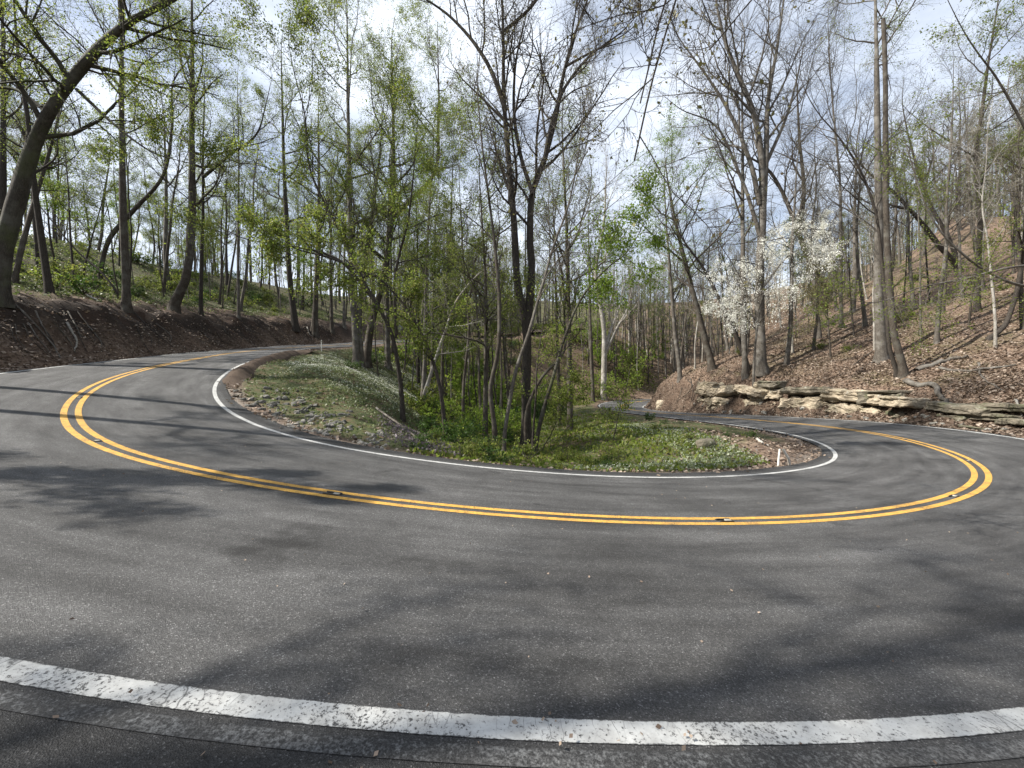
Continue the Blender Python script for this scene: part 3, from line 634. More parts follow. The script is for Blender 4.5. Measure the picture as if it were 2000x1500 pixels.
hero([(1092, 792), (1090, 690), (1086, 560)], 5, 27, 'pole', 'brown', 'slimmer straight trunk left of the brown one at the grass edge', top=9)
hero([(1179, 780), (1180, 720), (1180, 650), (1172, 590), (1164, 540), (1180, 440), (1185, 330)], 7.5, 62, 'bare', 'pale', 'white-limbed sycamore standing left of where the far road bends', top=4, limbs=[([(1182, 690), (1205, 640), (1222, 610), (1235, 560)], 4.5, 1.5), ([(1182, 680), (1195, 640), (1212, 590), (1216, 560)], 4, 1.5)], name='sycamore_tree', lmul=.7)
hero([(1158, 785), (1155, 690), (1152, 580), (1150, 470)], 5, 58, 'pole', 'brown', 'brown pole left of the white-limbed sycamore', top=8)
hero([(1060, 880), (1075, 850), (1098, 800), (1120, 760)], 1.5, 12, 'sapling', 'dark', 'slender dark sprig in the grass right of the mossy leaning tree', top=.6, name='sapling', cat='sapling')
hero([(1198, 862), (1204, 830), (1213, 785), (1226, 745)], 1.6, 15, 'sapling', 'dark', 'thin forked sapling standing in front of the far bend', top=.7, name='sapling', cat='sapling', leaf=.5)
# --- right side
hero([(1390, 722), (1376, 660), (1345, 540), (1318, 430), (1300, 330)], 9, 40, 'lime', 'brown', 'leaning tree with a bright green crown above the far end of the rock cut', top=3, leaf=1.5, lmul=1.25, amount=1.3, t0=.35, lsmul=1.25)
hero([(1328, 742), (1318, 650), (1308, 520), (1300, 400)], 6, 45, 'sparse', 'grey', 'grey straight trunk over the far rounded end of the bank', top=7)
hero([(1460, 725), (1440, 660), (1408, 590), (1372, 520), (1330, 460)], 7, 33, 'bare', 'dark', 'dark trunk leaning far left behind the pale rock', top=5)
hero([(1455, 737), (1452, 620), (1450, 450), (1449, 280), (1447, 120)], 8, 30, 'grey', 'grey', 'straight grey trunk just left of the stout grey one above the rock', top=5)
hero([(1487, 728), (1484, 640), (1484, 520), (1490, 420), (1486, 300), (1472, 220), (1440, 140), (1410, 60), (1395, -30)], 14, 28, 'bare', 'grey', 'stout grey trunk above the tan rock, forking into a wide bare crown', top=4,
     limbs=[([(1490, 420), (1497, 300), (1500, 200), (1520, 80), (1535, -30)], 8, 3), ([(1484, 400), (1470, 330), (1420, 210), (1360, 120), (1330, 80)], 6.5, 3), ([(1488, 470), (1440, 330), (1390, 240), (1330, 215)], 5.5, 2.5), ([(1492, 330), (1540, 220), (1565, 120)], 5, 3)], amount=1.5, t0=.5)
hero([(1617, 592), (1590, 530), (1560, 455), (1540, 400), (1500, 330), (1440, 290)], 9, 34, 'bare', 'dark', 'dark bent trunk leaning left up the leaf-covered slope', top=5, limbs=[([(1560, 455), (1570, 380), (1562, 280), (1555, 150)], 6, 3)])
hero([(1643, 640), (1642, 520), (1640, 360), (1625, 200), (1618, 90)], 5.5, 33, 'grey', 'grey', 'slim grey trunk midway up the slope right of the dark bent one', top=6)
hero([(1722, 705), (1716, 600), (1716, 430), (1713, 240), (1710, 60), (1708, -60)], 15, 23, 'sparse', 'grey', 'tall thick grey trunk of the clump standing above the dark hollow in the rock', top=4, t0=.65)
hero([(1765, 735), (1748, 660), (1738, 560), (1731, 420), (1730, 260), (1728, 120), (1724, 38)], 11, 22.5, 'dead', 'brown', 'dead trunk with a snapped top in the clump above the dark hollow in the rock', top=0, tipf=.55, amount=.8)
hero([(1752, 735), (1738, 680), (1732, 600), (1722, 500), (1712, 420), (1680, 330), (1640, 270), (1590, 210)], 6.5, 22.2, 'bare', 'dark', 'thin twisting dark tree of the clump above the rock, bending left up high', top=4, amount=1.2)
hero([(1872, 532), (1835, 480), (1800, 435), (1745, 375), (1690, 330)], 9, 40, 'bare', 'dark', 'dark trunk leaning left high on the slope', top=5)
hero([(1868, 510), (1850, 460), (1818, 400), (1790, 320), (1770, 240)], 7, 43, 'bare', 'dark', 'dark trunk close behind the leaning one high on the slope', top=5)
hero([(1908, 608), (1912, 520), (1914, 400), (1905, 320), (1918, 220), (1935, 90), (1950, 0)], 9, 30, 'sparse', 'dark', 'dark upright tree on the slope with a kinked stem', top=5)
hero([(1944, 678), (1944, 640), (1938, 560), (1928, 470), (1918, 400), (1925, 320)], 5, 22, 'bare', 'pale', 'pale crooked sapling on the leafy slope near the right edge', top=4)
hero([(1930, 665), (1955, 645), (1980, 590), (1997, 500), (2004, 400), (2010, 250)], 9, 22, 'sparse', 'dark', 'dark curved trunk sweeping up at the right edge', top=4)
hero([(1798, 655), (1797, 560), (1796, 470), (1790, 380)], 3.5, 28, 'pole', 'grey', 'thin straight pale stem on the slope right of the clump', top=5)
hero([(1622, 700), (1618, 640), (1614, 580)], 3, 27, 'lime', 'brown', 'small tree with yellow-green leaves above the rock cut', top=2, leaf=.7, amount=.9, lmul=1.3, name='sapling', cat='sapling', lk='bud')
hero([(1548, 690), (1546, 620), (1545, 520)], 3.4, 32, 'pole', 'pale', 'small pale stem on the slope behind the stout grey trunk', top=4)
hero([(1472, 705), (1478, 640), (1492, 560), (1505, 500)], 4, 34.2, 'flower', 'grey', 'small tree in white blossom beside the stout grey trunk', top=2.2, use_hit=False, name='flowering_tree', amount=1.25, leaf=1.9, lsmul=1.1, t0=.40, lmul=1.15, limbs=[([(1480, 630), (1440, 590), (1400, 580)], 2.5, 1), ([(1492, 560), (1540, 500), (1590, 470)], 2.5, 1)])
hero([(2050, 560), (2010, 560)], 8, 17, 'sparse', 'grey', 'tree beyond the right edge whose long thin limb crosses the slope', use_hit=False, top=9,
     limbs=[([(2030, 515), (1960, 525), (1880, 545), (1800, 560), (1700, 590), (1640, 575)], 4.5, .6, -1.5), ([(2030, 300), (1950, 160), (1880, 60)], 5, 2, -1)], leaf=.6)
# trees standing just outside the picture: their limbs and shadows fall into it
def outside(x, y, H, lean, R0, style, bark, label, amount=1.0, leaf=1.0, t0=.4, limbs=(), seed=1):
    r = np.random.default_rng(seed); g = float(height(x, y)); e = empty('tree', (x, y, g)); tag(e, label, 'tree')
    w = np.array([[0, 0, -.3], [0, 0, 0], [lean[0] * .2, lean[1] * .2, H * .35], [lean[0] * .55, lean[1] * .55, H * .7], [lean[0], lean[1], H]])
    tm, tp, tr = trunk_mesh(w, R0 * np.array([1, 1, .75, .45, .06]), BARK[bark], r); link('trunk', tm, e); src = [(tp, tr, 1, t0)]
    for lw, lr in limbs:
        lw = np.array(lw, float) - (x, y, g); P2, R2 = resample(lw, np.linspace(lr, .012, len(lw)), 24); V, Q = tubes(P2[None], R2[None], 7)
        link('limb', quad_mesh('limb', V, Q, BARK[bark]), e); src.append((P2, R2, 1.1, .25))
    tag(link('crown', crown_mesh(src, H, style, BARK[bark], r, amount, leaf), e), kind='stuff'); return e
outside(-13.5, -1.3, 15, (2.4, 3.2), .18, 'sparse', 'brown', 'leafy tree left of the viewpoint that shades the near lane', 1.0, .75, .42, seed=4)
outside(-13.8, 3.2, 7.5, (1.6, .8), .07, 'leafy', 'brown', 'small leafy tree beside the left shoulder whose shade dapples the left lane', .9, .8, .3, seed=6)
outside(-21.5, 7.2, 18, (2.5, -.3), .24, 'sparse', 'brown', 'tall tree on the left bank shading the bend', 1.1, 1.6, .4, seed=8)
outside(-25, 9.9, 18, (2.5, -.5), .26, 'bare', 'dark', 'bare tree on the left bank whose shadow streaks the road', seed=12)
outside(7.5, -2.5, 15, (.5, 1), .24, 'bare', 'dark', 'tree behind the viewpoint with a limb hanging into the top of the view', 1.5, .8, .5,
        limbs=[([(7.5, -2.3, 4.5), (5.6, 1.2, 6.8), (3.6, 4.4, 7.4), (2.55, 5.9, 6.4), (2.1, 6.3, 4.6)], .03), ([(5.6, 1.2, 6.8), (6, 4, 7.8), (5, 6.5, 7.6), (3.9, 7.6, 6.6)], .024), ([(5.2, .8, 6.6), (3.4, 3.1, 7.0), (2.5, 4.4, 6.0), (1.95, 5.2, 4.3), (1.75, 5.5, 3.2)], .014)], seed=16)
# ---------------------------------------------------------------- the woods behind: one of each kind, then copies with a life of their own
def proto(H, R0, style, bark, bend, seed, **kw):
    r = np.random.default_rng(seed); k = np.linspace(0, 1, 7)
    w = np.c_[bend * (k ** 1.7) * H * .18 + np.cumsum(r.normal(size=7)) * H * .006, np.cumsum(r.normal(size=7)) * H * .006, k * H]; w[0, :2] = 0
    w = np.vstack([[0, 0, -.5], w]); R = np.r_[R0, R0 * (1 - .96 * k ** 1.2)]
    tm, tp, tr = trunk_mesh(w, R, BARK[bark], r, 18, 7); fork = kw.pop('fork', None); src = [(tp, tr, 1, kw.pop('t0', None))]; A = Acc()
    cm = crown_mesh(src, H, style, BARK[bark], r, coarse=True, **kw)
    return tm, cm
PROTO = [
    (proto(21, .15, 'pole', 'grey', .2, 101, amount=1.2), 'L'), (proto(19, .12, 'sparse', 'brown', -.3, 102, amount=.9, tmul=.8), 'L'),
    (proto(18, .17, 'leafy', 'brown', .1, 103, amount=.9, tmul=.8, lsmul=1.2, leafmul=.9), 'L'),
    (proto(22, .21, 'bare', 'grey', .15, 104, tmul=.8, t0=.45), 'B'), (proto(20, .16, 'grey', 'grey', -.2, 105, tmul=.8), 'B'),
    (proto(17, .13, 'bare', 'brown', .5, 106, tmul=.8), 'B'), (proto(15, .09, 'grey', 'pale', .1, 107, tmul=.8, amount=.8), 'B'),
    (proto(9, .07, 'lime', 'brown', .6, 108, amount=.8, tmul=.8, lsmul=1.15, leafmul=.9), 'U'), (proto(7, .055, 'spring' if 0 else 'sapling', 'dark', -.3, 109, amount=.8, lsmul=1.2, leafmul=1.6), 'U'),
    (proto(8, .05, 'sapling', 'grey', .3, 110), 'U'), (proto(23, .19, 'sparse', 'dark', -.1, 111, tmul=.8), 'L'), (proto(6, .035, 'sapling', 'brown', -.5, 112, leafmul=1.5), 'U'),
    (proto(13, .06, 'pole', 'brown', .25, 113, amount=.7, leafmul=.5), 'T'), (proto(11, .05, 'pole', 'grey', -.35, 114, amount=.7, leafmul=.4), 'T'), (proto(14, .07, 'dead', 'dark', .15, 115, amount=1.4), 'T'),
]
LOOK = ['tall slim grey pole tree', 'wispy brown tree with sparse young leaves', 'leafy green crowned brown tree', 'tall bare grey tree', 'grey tree dotted with buds', 'bent bare brown tree', 'thin pale budding tree', 'bright lime green young tree', 'low dark stemmed young tree', 'spindly grey sapling', 'tall dark tree with sparse leaves', 'leaning brown sapling', 'thin straight brown stem', 'thin bent grey stem', 'thin dark leafless stem']
BY = {k: [i for i, p in enumerate(PROTO) if p[1] == k] for k in 'LBUT'}
ZONES = [   # x0 x1 y0 y1, how many, kinds, label, group
    (-62, -24, 14, 74, 140, 'LLBUTTT', 'on the green hillside left of the road', 'hillside trees left of the road'),
    (-20, 3, 26, 62, 96, 'LBBUTTT', 'down the ravine between the road legs', 'ravine trees between the road legs'),
    (-34, 48, 72, 112, 96, 'LLBBUT', 'in the dense woods across the valley', 'distant valley trees'),
    (22, 76, 12, 74, 150, 'BBBBTTTB', 'on the leaf-strewn hillside right of the road', 'hillside trees right of the road'),
]
def place(grp, x, y, e, lab):
    if grp.startswith('hillside trees right'):
        return ('low on the right slope', 'midway up the right slope', 'high on the right slope')[int(e > 9) + int(e > 20)] + ('', ' far back')[y > 42]
    if grp.startswith('hillside trees left'):
        return ('behind the left bank crest', 'midway up the left hillside', 'near the left hillside ridge')[int(e > 9) + int(e > 19)] + ('', ' far along')[y > 46]
    if grp.startswith('ravine'):
        return ('in the ravine behind the mound', 'deep in the ravine')[y > 40] + ('', ', upper side')[x < -8]
    return 'across the valley ' + ('above the far left leg', 'behind the forked black tree', 'behind the far bend')[int(x > -10) + int(x > 12)]
TREES_XY = []
for o in COL.objects:
    if o.type == 'EMPTY': TREES_XY.append((o.location.x, o.location.y))
fr = np.random.default_rng(55)
for x0, x1, y0, y1, n, kinds, lab, grp in ZONES:
    got = 0; tries = 0
    while got < n and tries < 6000:
        tries += 1; x = fr.uniform(x0, x1); y = fr.uniform(y0, y1)
        if abs(x) > 1.42 * y + 3: continue
        i, lat = nearest(np.array([[x, y]])); i = i[0]; lat = lat[0]; e = abs(lat) - (OE[i] if lat > 0 else IE[i])
        if e < (4.5 if lat > 0 else 1.6): continue
        if 2 < x < 16 and 10 < y < 66: continue
        if lat < 0 and y < 30 and x < -5: continue
        if lat < 0 and -9 < x < 18 and 48 < y < 67: continue
        if lat > 0 and x > 0 and y < 24 and e < 9: continue
        if min((x - a) ** 2 + (y - b_) ** 2 for a, b_ in TREES_XY) < (1.3 if y > 60 else 2.0) ** 2: continue
        TREES_XY.append((x, y)); pi = int(fr.choice(BY[kinds[fr.integers(len(kinds))]])); (tm, cm), kd = PROTO[pi]
        g = float(height(x, y)); e_ = empty('sapling' if kd in 'UT' else 'tree', (x, y, g)); tag(e_, LOOK[pi] + ' ' + place(grp, x, y, e, lab), 'sapling' if kd in 'UT' else 'tree', grp.replace('trees', 'saplings') if kd in 'UT' else grp)
        s = fr.uniform(.75, 1.15); e_.scale = (s * fr.uniform(.9, 1.15),) * 2 + (s,); e_.rotation_euler = (fr.normal() * .05, fr.normal() * .05, fr.uniform(0, 6.28))
        link('trunk', tm, e_); tag(link('crown', cm, e_), kind='stuff'); got += 1
# ---------------------------------------------------------------- the far woods: one mass closing the valley
def far_woods():
    r = np.random.default_rng(77); A = Acc(); n = 0; mats = [BARK['grey'], LEAF['bud'], LEAF['spring'], BARK['pale'], BARK['brown']]
    pts = []
    while len(pts) < 580:
        y = r.uniform(72, 185) if len(pts) > 300 else r.uniform(72, 118); x = r.uniform(-1.3, 1.3) * y if len(pts) > 300 else r.uniform(-34, 46)
        q, lat = nearest(np.array([[x, y]]))
        if abs(lat[0]) < 5.5: continue
        pts.append((x, y))
    while len(pts) < 800:
        x = r.uniform(40, 120); y = r.uniform(30, 100)
        if x < 76 and y < 74 or x > 1.4 * y: continue
        pts.append((x, y))
    while len(pts) < 880:
        x = r.uniform(-95, -50); y = r.uniform(40, 100)
        if x > -62 and y < 74: continue
        pts.append((x, y))
    pts = np.array(pts); g = height(pts[:, 0], pts[:, 1]); B = len(pts); H = r.uniform(13, 24, B); k = np.linspace(0, 1, 6)
    Pt = np.stack([pts[:, 0, None] + np.cumsum(r.normal(size=(B, 6)), 1) * .18, pts[:, 1, None] + np.cumsum(r.normal(size=(B, 6)), 1) * .18, g[:, None] - .3 + k[None] * H[:, None]], -1)
    Rt = r.uniform(.09, .22, B)[:, None] * (1 - .92 * k)[None]
    V, Q = tubes(Pt, Rt, 4); m = np.repeat(r.choice([0, 0, 3, 4], B), 20); A.V.append(V); A.Q.append(Q); A.M.append(m); A.n = len(V)
    b1, r1, L1 = grow(Pt, Rt, 9, .3, 1, H * .27, 45, .1, .13, 4, r, .6, .02); V, Q = tubes(b1, r1, 3); A.add(V, Q, 0)
    b2, r2, L2 = grow(b1, r1, 6, .2, 1, L1 * .5, 50, .05, .15, 2, r, .6, .014); V, Q = tubes(b2, r2, 3); A.add(V, Q, 0)
    tree_of = np.arange(len(b2)) // 54; green = (r.random(B) < .55)[tree_of]
    for sel, mat, per, sz in ((~green, 1, .9, .22), (green, 2, 2.2, .26)):
        ix = np.nonzero(sel)[0]; ix = r.choice(ix, int(len(ix) * per)); f = r.random((len(ix), 1))
        c = b2[ix, 0] * (1 - f) + b2[ix, 1] * f + r.normal(size=(len(ix), 3)) * .2; V, Q = leaf_quads(c, sz, r); A.add(V, Q, mat)
    return A.mesh('far_woods', mats)
tag(link('far_woods', far_woods()), kind='stuff')
# ---------------------------------------------------------------- rock cut along the right leg
def rock_mat(name, a, b_, c_, moss):
    m, n, b, out = new_mat(name); t = N(n, 'TexCoord'); o = t.outputs['Object']
    mp = N(n, 'Mapping'); mp.inputs['Scale'].default_value = (1, 1, 4.5); n.links.new(o, mp.inputs['Vector'])
    f = noise(n, mp.outputs[0], 2.2, 7, .68); g = noise(n, o, 6, 6, .7); l = noise(n, o, 1.3, 4, .6)
    c = ramp(n, f, [(.28, a), (.5, b_), (.72, c_)]); c = mix(n, c, tuple(x * .45 for x in a), ramp(n, g, [(.32, .8), (.46, 0.)]))
    c = mix(n, c, (.075, .085, .04), ramp(n, l, [(.52, 0.), (.66, moss)])); c = mix(n, c, (.42, .41, .36), ramp(n, noise(n, o, 3.1, 5, .7), [(.6, 0.), (.7, .6)]))
    n.links.new(c, b.inputs['Base Color']); b.inputs['Roughness'].default_value = .92
    bump(n, b, mix(n, f, g, .5), .09, 1.0); return m
ROCK = rock_mat('sandstone', (.19, .16, .115), (.34, .285, .21), (.47, .405, .31), .32)
ROCKD = rock_mat('weathered_sandstone', (.08, .072, .055), (.15, .132, .10), (.24, .21, .165), .75)
SLATE = rock_mat('grey_stone', (.08, .078, .07), (.16, .155, .14), (.26, .25, .225), .35)
CHALK = rock_mat('pale_stone', (.17, .16, .135), (.30, .285, .25), (.43, .415, .375), .15)
def rock_mesh(name, dims, seed, mat_, n=8, power=5.0, amp=.16, strata=0.0, freq=1.4):
    V = []; Q = []; k = 0; g = np.linspace(-1, 1, n + 1)
    for ax in range(3):
        for sg in (-1, 1):
            u, v = np.meshgrid(g, g, indexing='ij'); p = np.empty((n + 1, n + 1, 3)); p[..., ax] = sg; p[..., (ax + 1) % 3] = u if sg > 0 else v; p[..., (ax + 2) % 3] = v if sg > 0 else u
            V.append(p.reshape(-1, 3)); i, j = np.meshgrid(np.arange(n), np.arange(n), indexing='ij'); a = (i * (n + 1) + j).ravel() + k
            Q.append(np.c_[a, a + n + 1, a + n + 2, a + 1]); k += (n + 1) ** 2
    V = np.concatenate(V); Q = np.concatenate(Q)
    V = V / (np.abs(V) ** power).sum(1, keepdims=True) ** (1 / power)
    D = np.array(dims) / 2; W_ = V * D; md = D.min() * 2
    q = W_ * freq + seed * 7.3
    nz_ = np.stack([fbm(q[:, 0] + 11, q[:, 1] + q[:, 2] * 1.9, 4, seed), fbm(q[:, 1] + 5, q[:, 2] * 1.6 + q[:, 0], 4, seed + 3), fbm(q[:, 2] + 3, q[:, 0] + q[:, 1], 4, seed + 6)], 1)
    W_ = W_ + nz_ * amp * md
    if strata:
        st = lattice(np.floor(W_[:, 2] * strata) * 3.7 + .5, np.floor(W_[:, 0] * .9) + .5, seed + 9); W_[:, 1] += st * .13 * (np.abs(V[:, 1]) > .3) * np.sign(W_[:, 1])
    return quad_mesh(name, W_, Q, mat_, smooth=False)
def frame_at(i, e):     # point beyond the outer pavement edge, with the direction of the road there
    p = road_pt(i, OE[i] + e); return p, math.atan2(TG[i, 1], TG[i, 0])
rr = np.random.default_rng(91)
ia = road_at_px(1352, 4.4, S_APEX + 12, S_APEX + 60); ib = road_at_px(1990, 4.4, S_APEX + 6, S_APEX + 40)
ia, ib = max(ia, ib), min(ia, ib)
pm, _ = frame_at((ia + ib) // 2, 1.2)
cut = empty('rock_outcrop', (pm[0], pm[1], float(height(pm[0], pm[1])))); tag(cut, 'layered tan sandstone ledges cut along the outer edge of the right-hand road', 'rock outcrop')
cl = np.array(cut.location)
def ledge(i, e, z, dims, mat_, yaw=0, tilt=0, seed=0, amp=.14, strata=7.0):
    p, a = frame_at(i, e); o = link('rock_ledge', rock_mesh('rock_ledge', dims, seed, mat_, 13, 8, amp, strata, 2.3), cut, (p[0] - cl[0], p[1] - cl[1], RS[i, 2] + z - cl[2])); o.rotation_euler = (tilt, rr.normal() * .05, a + yaw)
k = 1; s = ib / 4
while s < ia / 4:
    i = int(s * 4); y = RS[i, 1]; B = bank_r(i); ln = rr.uniform(1.0, 2.3)
    if 20.0 < y < 41:
        ln = rr.uniform(1.4, 3.6); z = 0.0; top = B * rr.uniform(.68, 1.0); c = 0
        while z < top - .2:
            h = min(top - z, B * (rr.uniform(.42, .64) if c == 0 else rr.uniform(.26, .46))); over = (.22 if c == 1 else 0.0)
            for part in range(1 if c == 0 or rr.random() < .5 else 2):
                w_ = ln * (rr.uniform(1.0, 1.25) if part == 0 else .55)
                ledge(i + part * 5 - (2 if c else 0), 1.74 - over + .13 * c + rr.normal() * .2, z + h * .5, (w_, 1.5 + .25 * c, h * (.98 if c else 1.0)), ROCK if rr.random() < (.97 if y > 23 else .55) - .25 * c else ROCKD, rr.normal() * .17, rr.normal() * .09 + (.10 if c else 0), k, .12); k += 1
            z += h + (rr.uniform(.05, .16) if c == 0 else 0.0); c += 1
        if rr.random() < .8: ledge(i + 3, .98, .05, (ln * .4, .6, .32), ROCK, rr.normal() * .4, 0, k + 80)
        if rr.random() < .6: ledge(i - 3, 1.05, .02, (.5, .45, .25), ROCK, rr.normal() * .8, 0, k + 85)
    elif y <= 20.0:
        h = max(.32, B * rr.uniform(.28, .4))
        if y < 17.2 or rr.random() < .3: s += 1.2; k += 1; continue
        ledge(i, 1.45 + rr.normal() * .1, h * .42, (ln * 1.2, 1.2, h), ROCK if y > 18 and rr.random() < .6 else ROCKD, rr.normal() * .1, 0, k)
        if rr.random() < .75: ledge(i + 2, 1.82 + rr.normal() * .12, B * .66, (ln * 1.2, 1.3, B * rr.uniform(.22, .34)), ROCKD, rr.normal() * .12, rr.normal() * .05, k + 40)
        if y > 17.5: ledge(i + 1, 2.2, B * .98, (ln * 1.1, 1.4, B * .28), ROCKD, rr.normal() * .12, .08, k + 60)
    else:
        h = rr.uniform(.5, 1.0)
        ledge(i + 2, 1.0, .2, (ln * .7, .9, .55), ROCKD, rr.normal() * .3, 0, k + 90)
        ledge(i, 1.35 + rr.random() * .3, h * rr.uniform(.6, 2.4), (ln, 1.3, h), ROCKD if rr.random() < .7 else ROCK, rr.normal() * .2, rr.normal() * .12, k)
    s += ln * .93; k += 1
i = road_at_px(1296, 4.2, S_APEX + 30, S_APEX + 70); p, a = frame_at(i, .9)
b0 = link('boulder', rock_mesh('boulder', (1.5, 1.2, 1.3), 300, ROCK, 9, 3, .14), None, (p[0], p[1], RS[i, 2] + .55)); tag(b0, 'pale boulder at the foot of the rounded end of the bank by the far bend', 'boulder')

# ---------------------------------------------------------------- riprap and small stones inside the bend
def pix_ground(px, py, lo=4): 
    d = hit(px, py, lo); q = P(px, py, d); return np.array([q[0], q[1], float(height(q[0], q[1]))]), d
SM = [rock_mesh('stone', (1, rr.uniform(.6, .9), rr.uniform(.38, .6)), 400 + j, SLATE, 4, 4, .2, 0, 1.6) for j in range(6)]
SP = [rock_mesh('stone', (1, rr.uniform(.6, .95), rr.uniform(.45, .75)), 420 + j, CHALK, 4, 4, .2, 0, 1.6) for j in range(6)]
def stone(px, py, size, pool, lab, grp):
    q, d = pix_ground(px, py); o = link('stone', pool[rr.integers(len(pool))], None, q + (0, 0, size * .04)); o.scale = (size, size * rr.uniform(.7, 1.1), size * rr.uniform(.7, 1.2)); o.rotation_euler = (rr.normal() * .25, rr.normal() * .25, rr.uniform(0, 6.28))
    tag(o, lab, 'stone', grp)
for j in range(105):
    t = rr.random(); u = rr.random() ** .8
    x = 478 + 190 * t + 60 * rr.normal() * .4; y = 752 + 62 * t + (u - .3) * 55
    if y < 800 + (x - 480) * .3: stone(x, min(y, 806 + (x - 490) * .34), rr.uniform(.11, .32), SM, 'grey slab stone half sunk in the slope inside the left of the bend', 'grey riprap stones on the mound')
for j in range(95):
    x = 520 + 235 * rr.random() ** .9; base = 814 + (x - 500) * .235
    stone(x, base + 6 - 34 * rr.random() ** 1.4, rr.uniform(.07, .21), SP, 'pale broken stone piled along the inner edge of the left lane', 'pale riprap stones by the inner edge')
for j in range(46):
    x = rr.choice([rr.uniform(900, 1010), rr.uniform(1140, 1440), rr.uniform(1140, 1440)]); base = np.interp(x, [900, 1000, 1140, 1300, 1440], [897, 906, 914, 917, 913])
    stone(x, base - 3 * rr.random(), rr.uniform(.06, .17), SP, 'small white stone lying along the inner pavement edge', 'white stones along the inner edge')

for j in range(60):
    i = int(rr.uniform(ib, ia)); p = road_pt(i, OE[i] + .35 + .75 * rr.random()); sz = rr.uniform(.1, .34)
    o = link('stone', (SM + SP)[rr.integers(12)], None, (p[0], p[1], float(height(p[0], p[1])) + sz * .1)); o.scale = (sz, sz * .8, sz); o.rotation_euler = (rr.normal() * .3, rr.normal() * .3, rr.uniform(0, 6.28))
    tag(o, 'broken stone fallen at the foot of the tan rock ledges', 'stone', 'rubble below the rock ledges')

# ---------------------------------------------------------------- asphalt berm hiding part of the inner line
def berm():
    m, n, b, out = new_mat('needle_covered_asphalt'); t = N(n, 'TexCoord')
    c = ramp(n, noise(n, t.outputs['Object'], 30, 5, .7), [(.3, (.045, .033, .025)), (.6, (.10, .07, .05)), (.75, (.16, .12, .09))])
    n.links.new(c, b.inputs['Base Color']); b.inputs['Roughness'].default_value = .95; bump(n, b, noise(n, t.outputs['Object'], 45, 4, .7), .03)
    lo = road_at_px(600, -3.6, 20, S_APEX - 14); hi = road_at_px(452, -3.6, lo / 4 + 12, S_APEX - 3); lo, hi = min(lo, hi), max(lo, hi)
    idx = np.arange(lo, hi); f = np.clip(np.minimum(idx - lo, hi - 1 - idx) / 14, 0, 1)
    V = []; prof = [(.10, -.02), (.17, .07), (.28, .13), (.45, .15), (.60, .12), (.74, .02), (.95, -.12), (1.1, -.3)]
    for e, h in prof:
        w = -(RS[idx, 5] + e + .04 * fbm(SQ[idx] * 1.3, SQ[idx] * 0 + e * 9, 3, 5)); z = RS[idx, 2] + RS[idx, 3] * w + h * f - (1 - f) * .05 + .02 * fbm(SQ[idx] * 3, SQ[idx] * 0 + e * 5, 3, 8) * f
        V.append(np.c_[RS[idx, :2] + NR[idx] * w[:, None], z])
    V = np.stack(V, 1).reshape(-1, 3); c = len(prof); r_, q_ = np.meshgrid(np.arange(len(idx) - 1), np.arange(c - 1), indexing='ij'); a = (r_ * c + q_).ravel()
    tag(link('asphalt_berm', quad_mesh('asphalt_berm', V, np.c_[a, a + 1, a + c + 1, a + c], m)), kind='structure')
berm()

# ---------------------------------------------------------------- roadside furniture
def plain(name, c, rough=.6, metal=0.0, var=.15):
    m, n, b, out = new_mat(name); t = N(n, 'TexCoord'); f = noise(n, t.outputs['Object'], 14, 5, .65)
    n.links.new(ramp(n, f, [(.3, tuple(x * (1 - var) for x in c)), (.7, tuple(min(1, x * (1 + var)) for x in c))]), b.inputs['Base Color']); b.inputs['Roughness'].default_value = rough; b.inputs['Metallic'].default_value = metal; return m
GALV = plain('galvanised_steel', (.22, .23, .23), .5, .3); WPL = plain('weathered_white_plastic', (.66, .65, .60), .55); IRON = plain('cast_iron', (.06, .055, .05), .6, .4); LENS = plain('marker_lens', (.34, .33, .29), .3)
def box_mesh(name, dims, m, bev=.1):
    return rock_mesh(name, dims, 1, m, 3, 14, 0.0)
def post_mesh(name, pts, rad, m, sides=8):
    p, q = resample(np.array(pts, float), rad, max(3, len(pts))); V, Q = tubes(p[None], q[None], sides); return quad_mesh(name, V, Q, m)
# back of a diamond warning sign
i = road_at_px(665, 5.2, 8, 60); sp = road_pt(i, 5.0); gz = float(height(sp[0], sp[1])); zc = (750 - 640) / F * sp[1]
sg = empty('road_sign', (sp[0], sp[1], gz)); tag(sg, 'back of a grey diamond road sign below the bank on the far left leg', 'road sign')
me = bpy.data.meshes.new('sign_panel'); hw = .54; t_ = .006
vs_ = [(0, -t_, -hw), (hw, -t_, 0), (0, -t_, hw), (-hw, -t_, 0), (0, t_, -hw), (hw, t_, 0), (0, t_, hw), (-hw, t_, 0)]
me.from_pydata(vs_, [], [(0, 1, 2, 3), (7, 6, 5, 4), (0, 4, 5, 1), (1, 5, 6, 2), (2, 6, 7, 3), (3, 7, 4, 0)]); me.materials.append(GALV)
o = link('sign_panel', me, sg, (0, -.05, zc - gz)); o.rotation_euler = (0, 0, .15)
link('post', post_mesh('post', [(0, 0, -.3), (0, 0, zc - gz + .4)], [.035, .035], GALV), sg)
def marker_post(px, ytop, off, lo, hi, lab):
    i = road_at_px(px, off, lo, hi); p = road_pt(i, off); g = float(height(p[0], p[1])); zt = (750 - ytop) / F * p[1]
    e = empty('marker_post', (p[0], p[1], g)); tag(e, lab, 'marker post'); h = zt - g
    link('post', post_mesh('post', [(0, 0, -.2), (0, 0, h)], [.042, .038], WPL), e); link('reflector', box_mesh('reflector', (.075, .02, .12), LENS), e, (0, -.05, h - .12))
marker_post(629, 664, -4.1, 8, S_APEX - 14, 'thin white marker post on the inner verge of the far left leg')
marker_post(651, 634, 5.2, 8, 60, 'pale marker post under the bank left of the road sign')
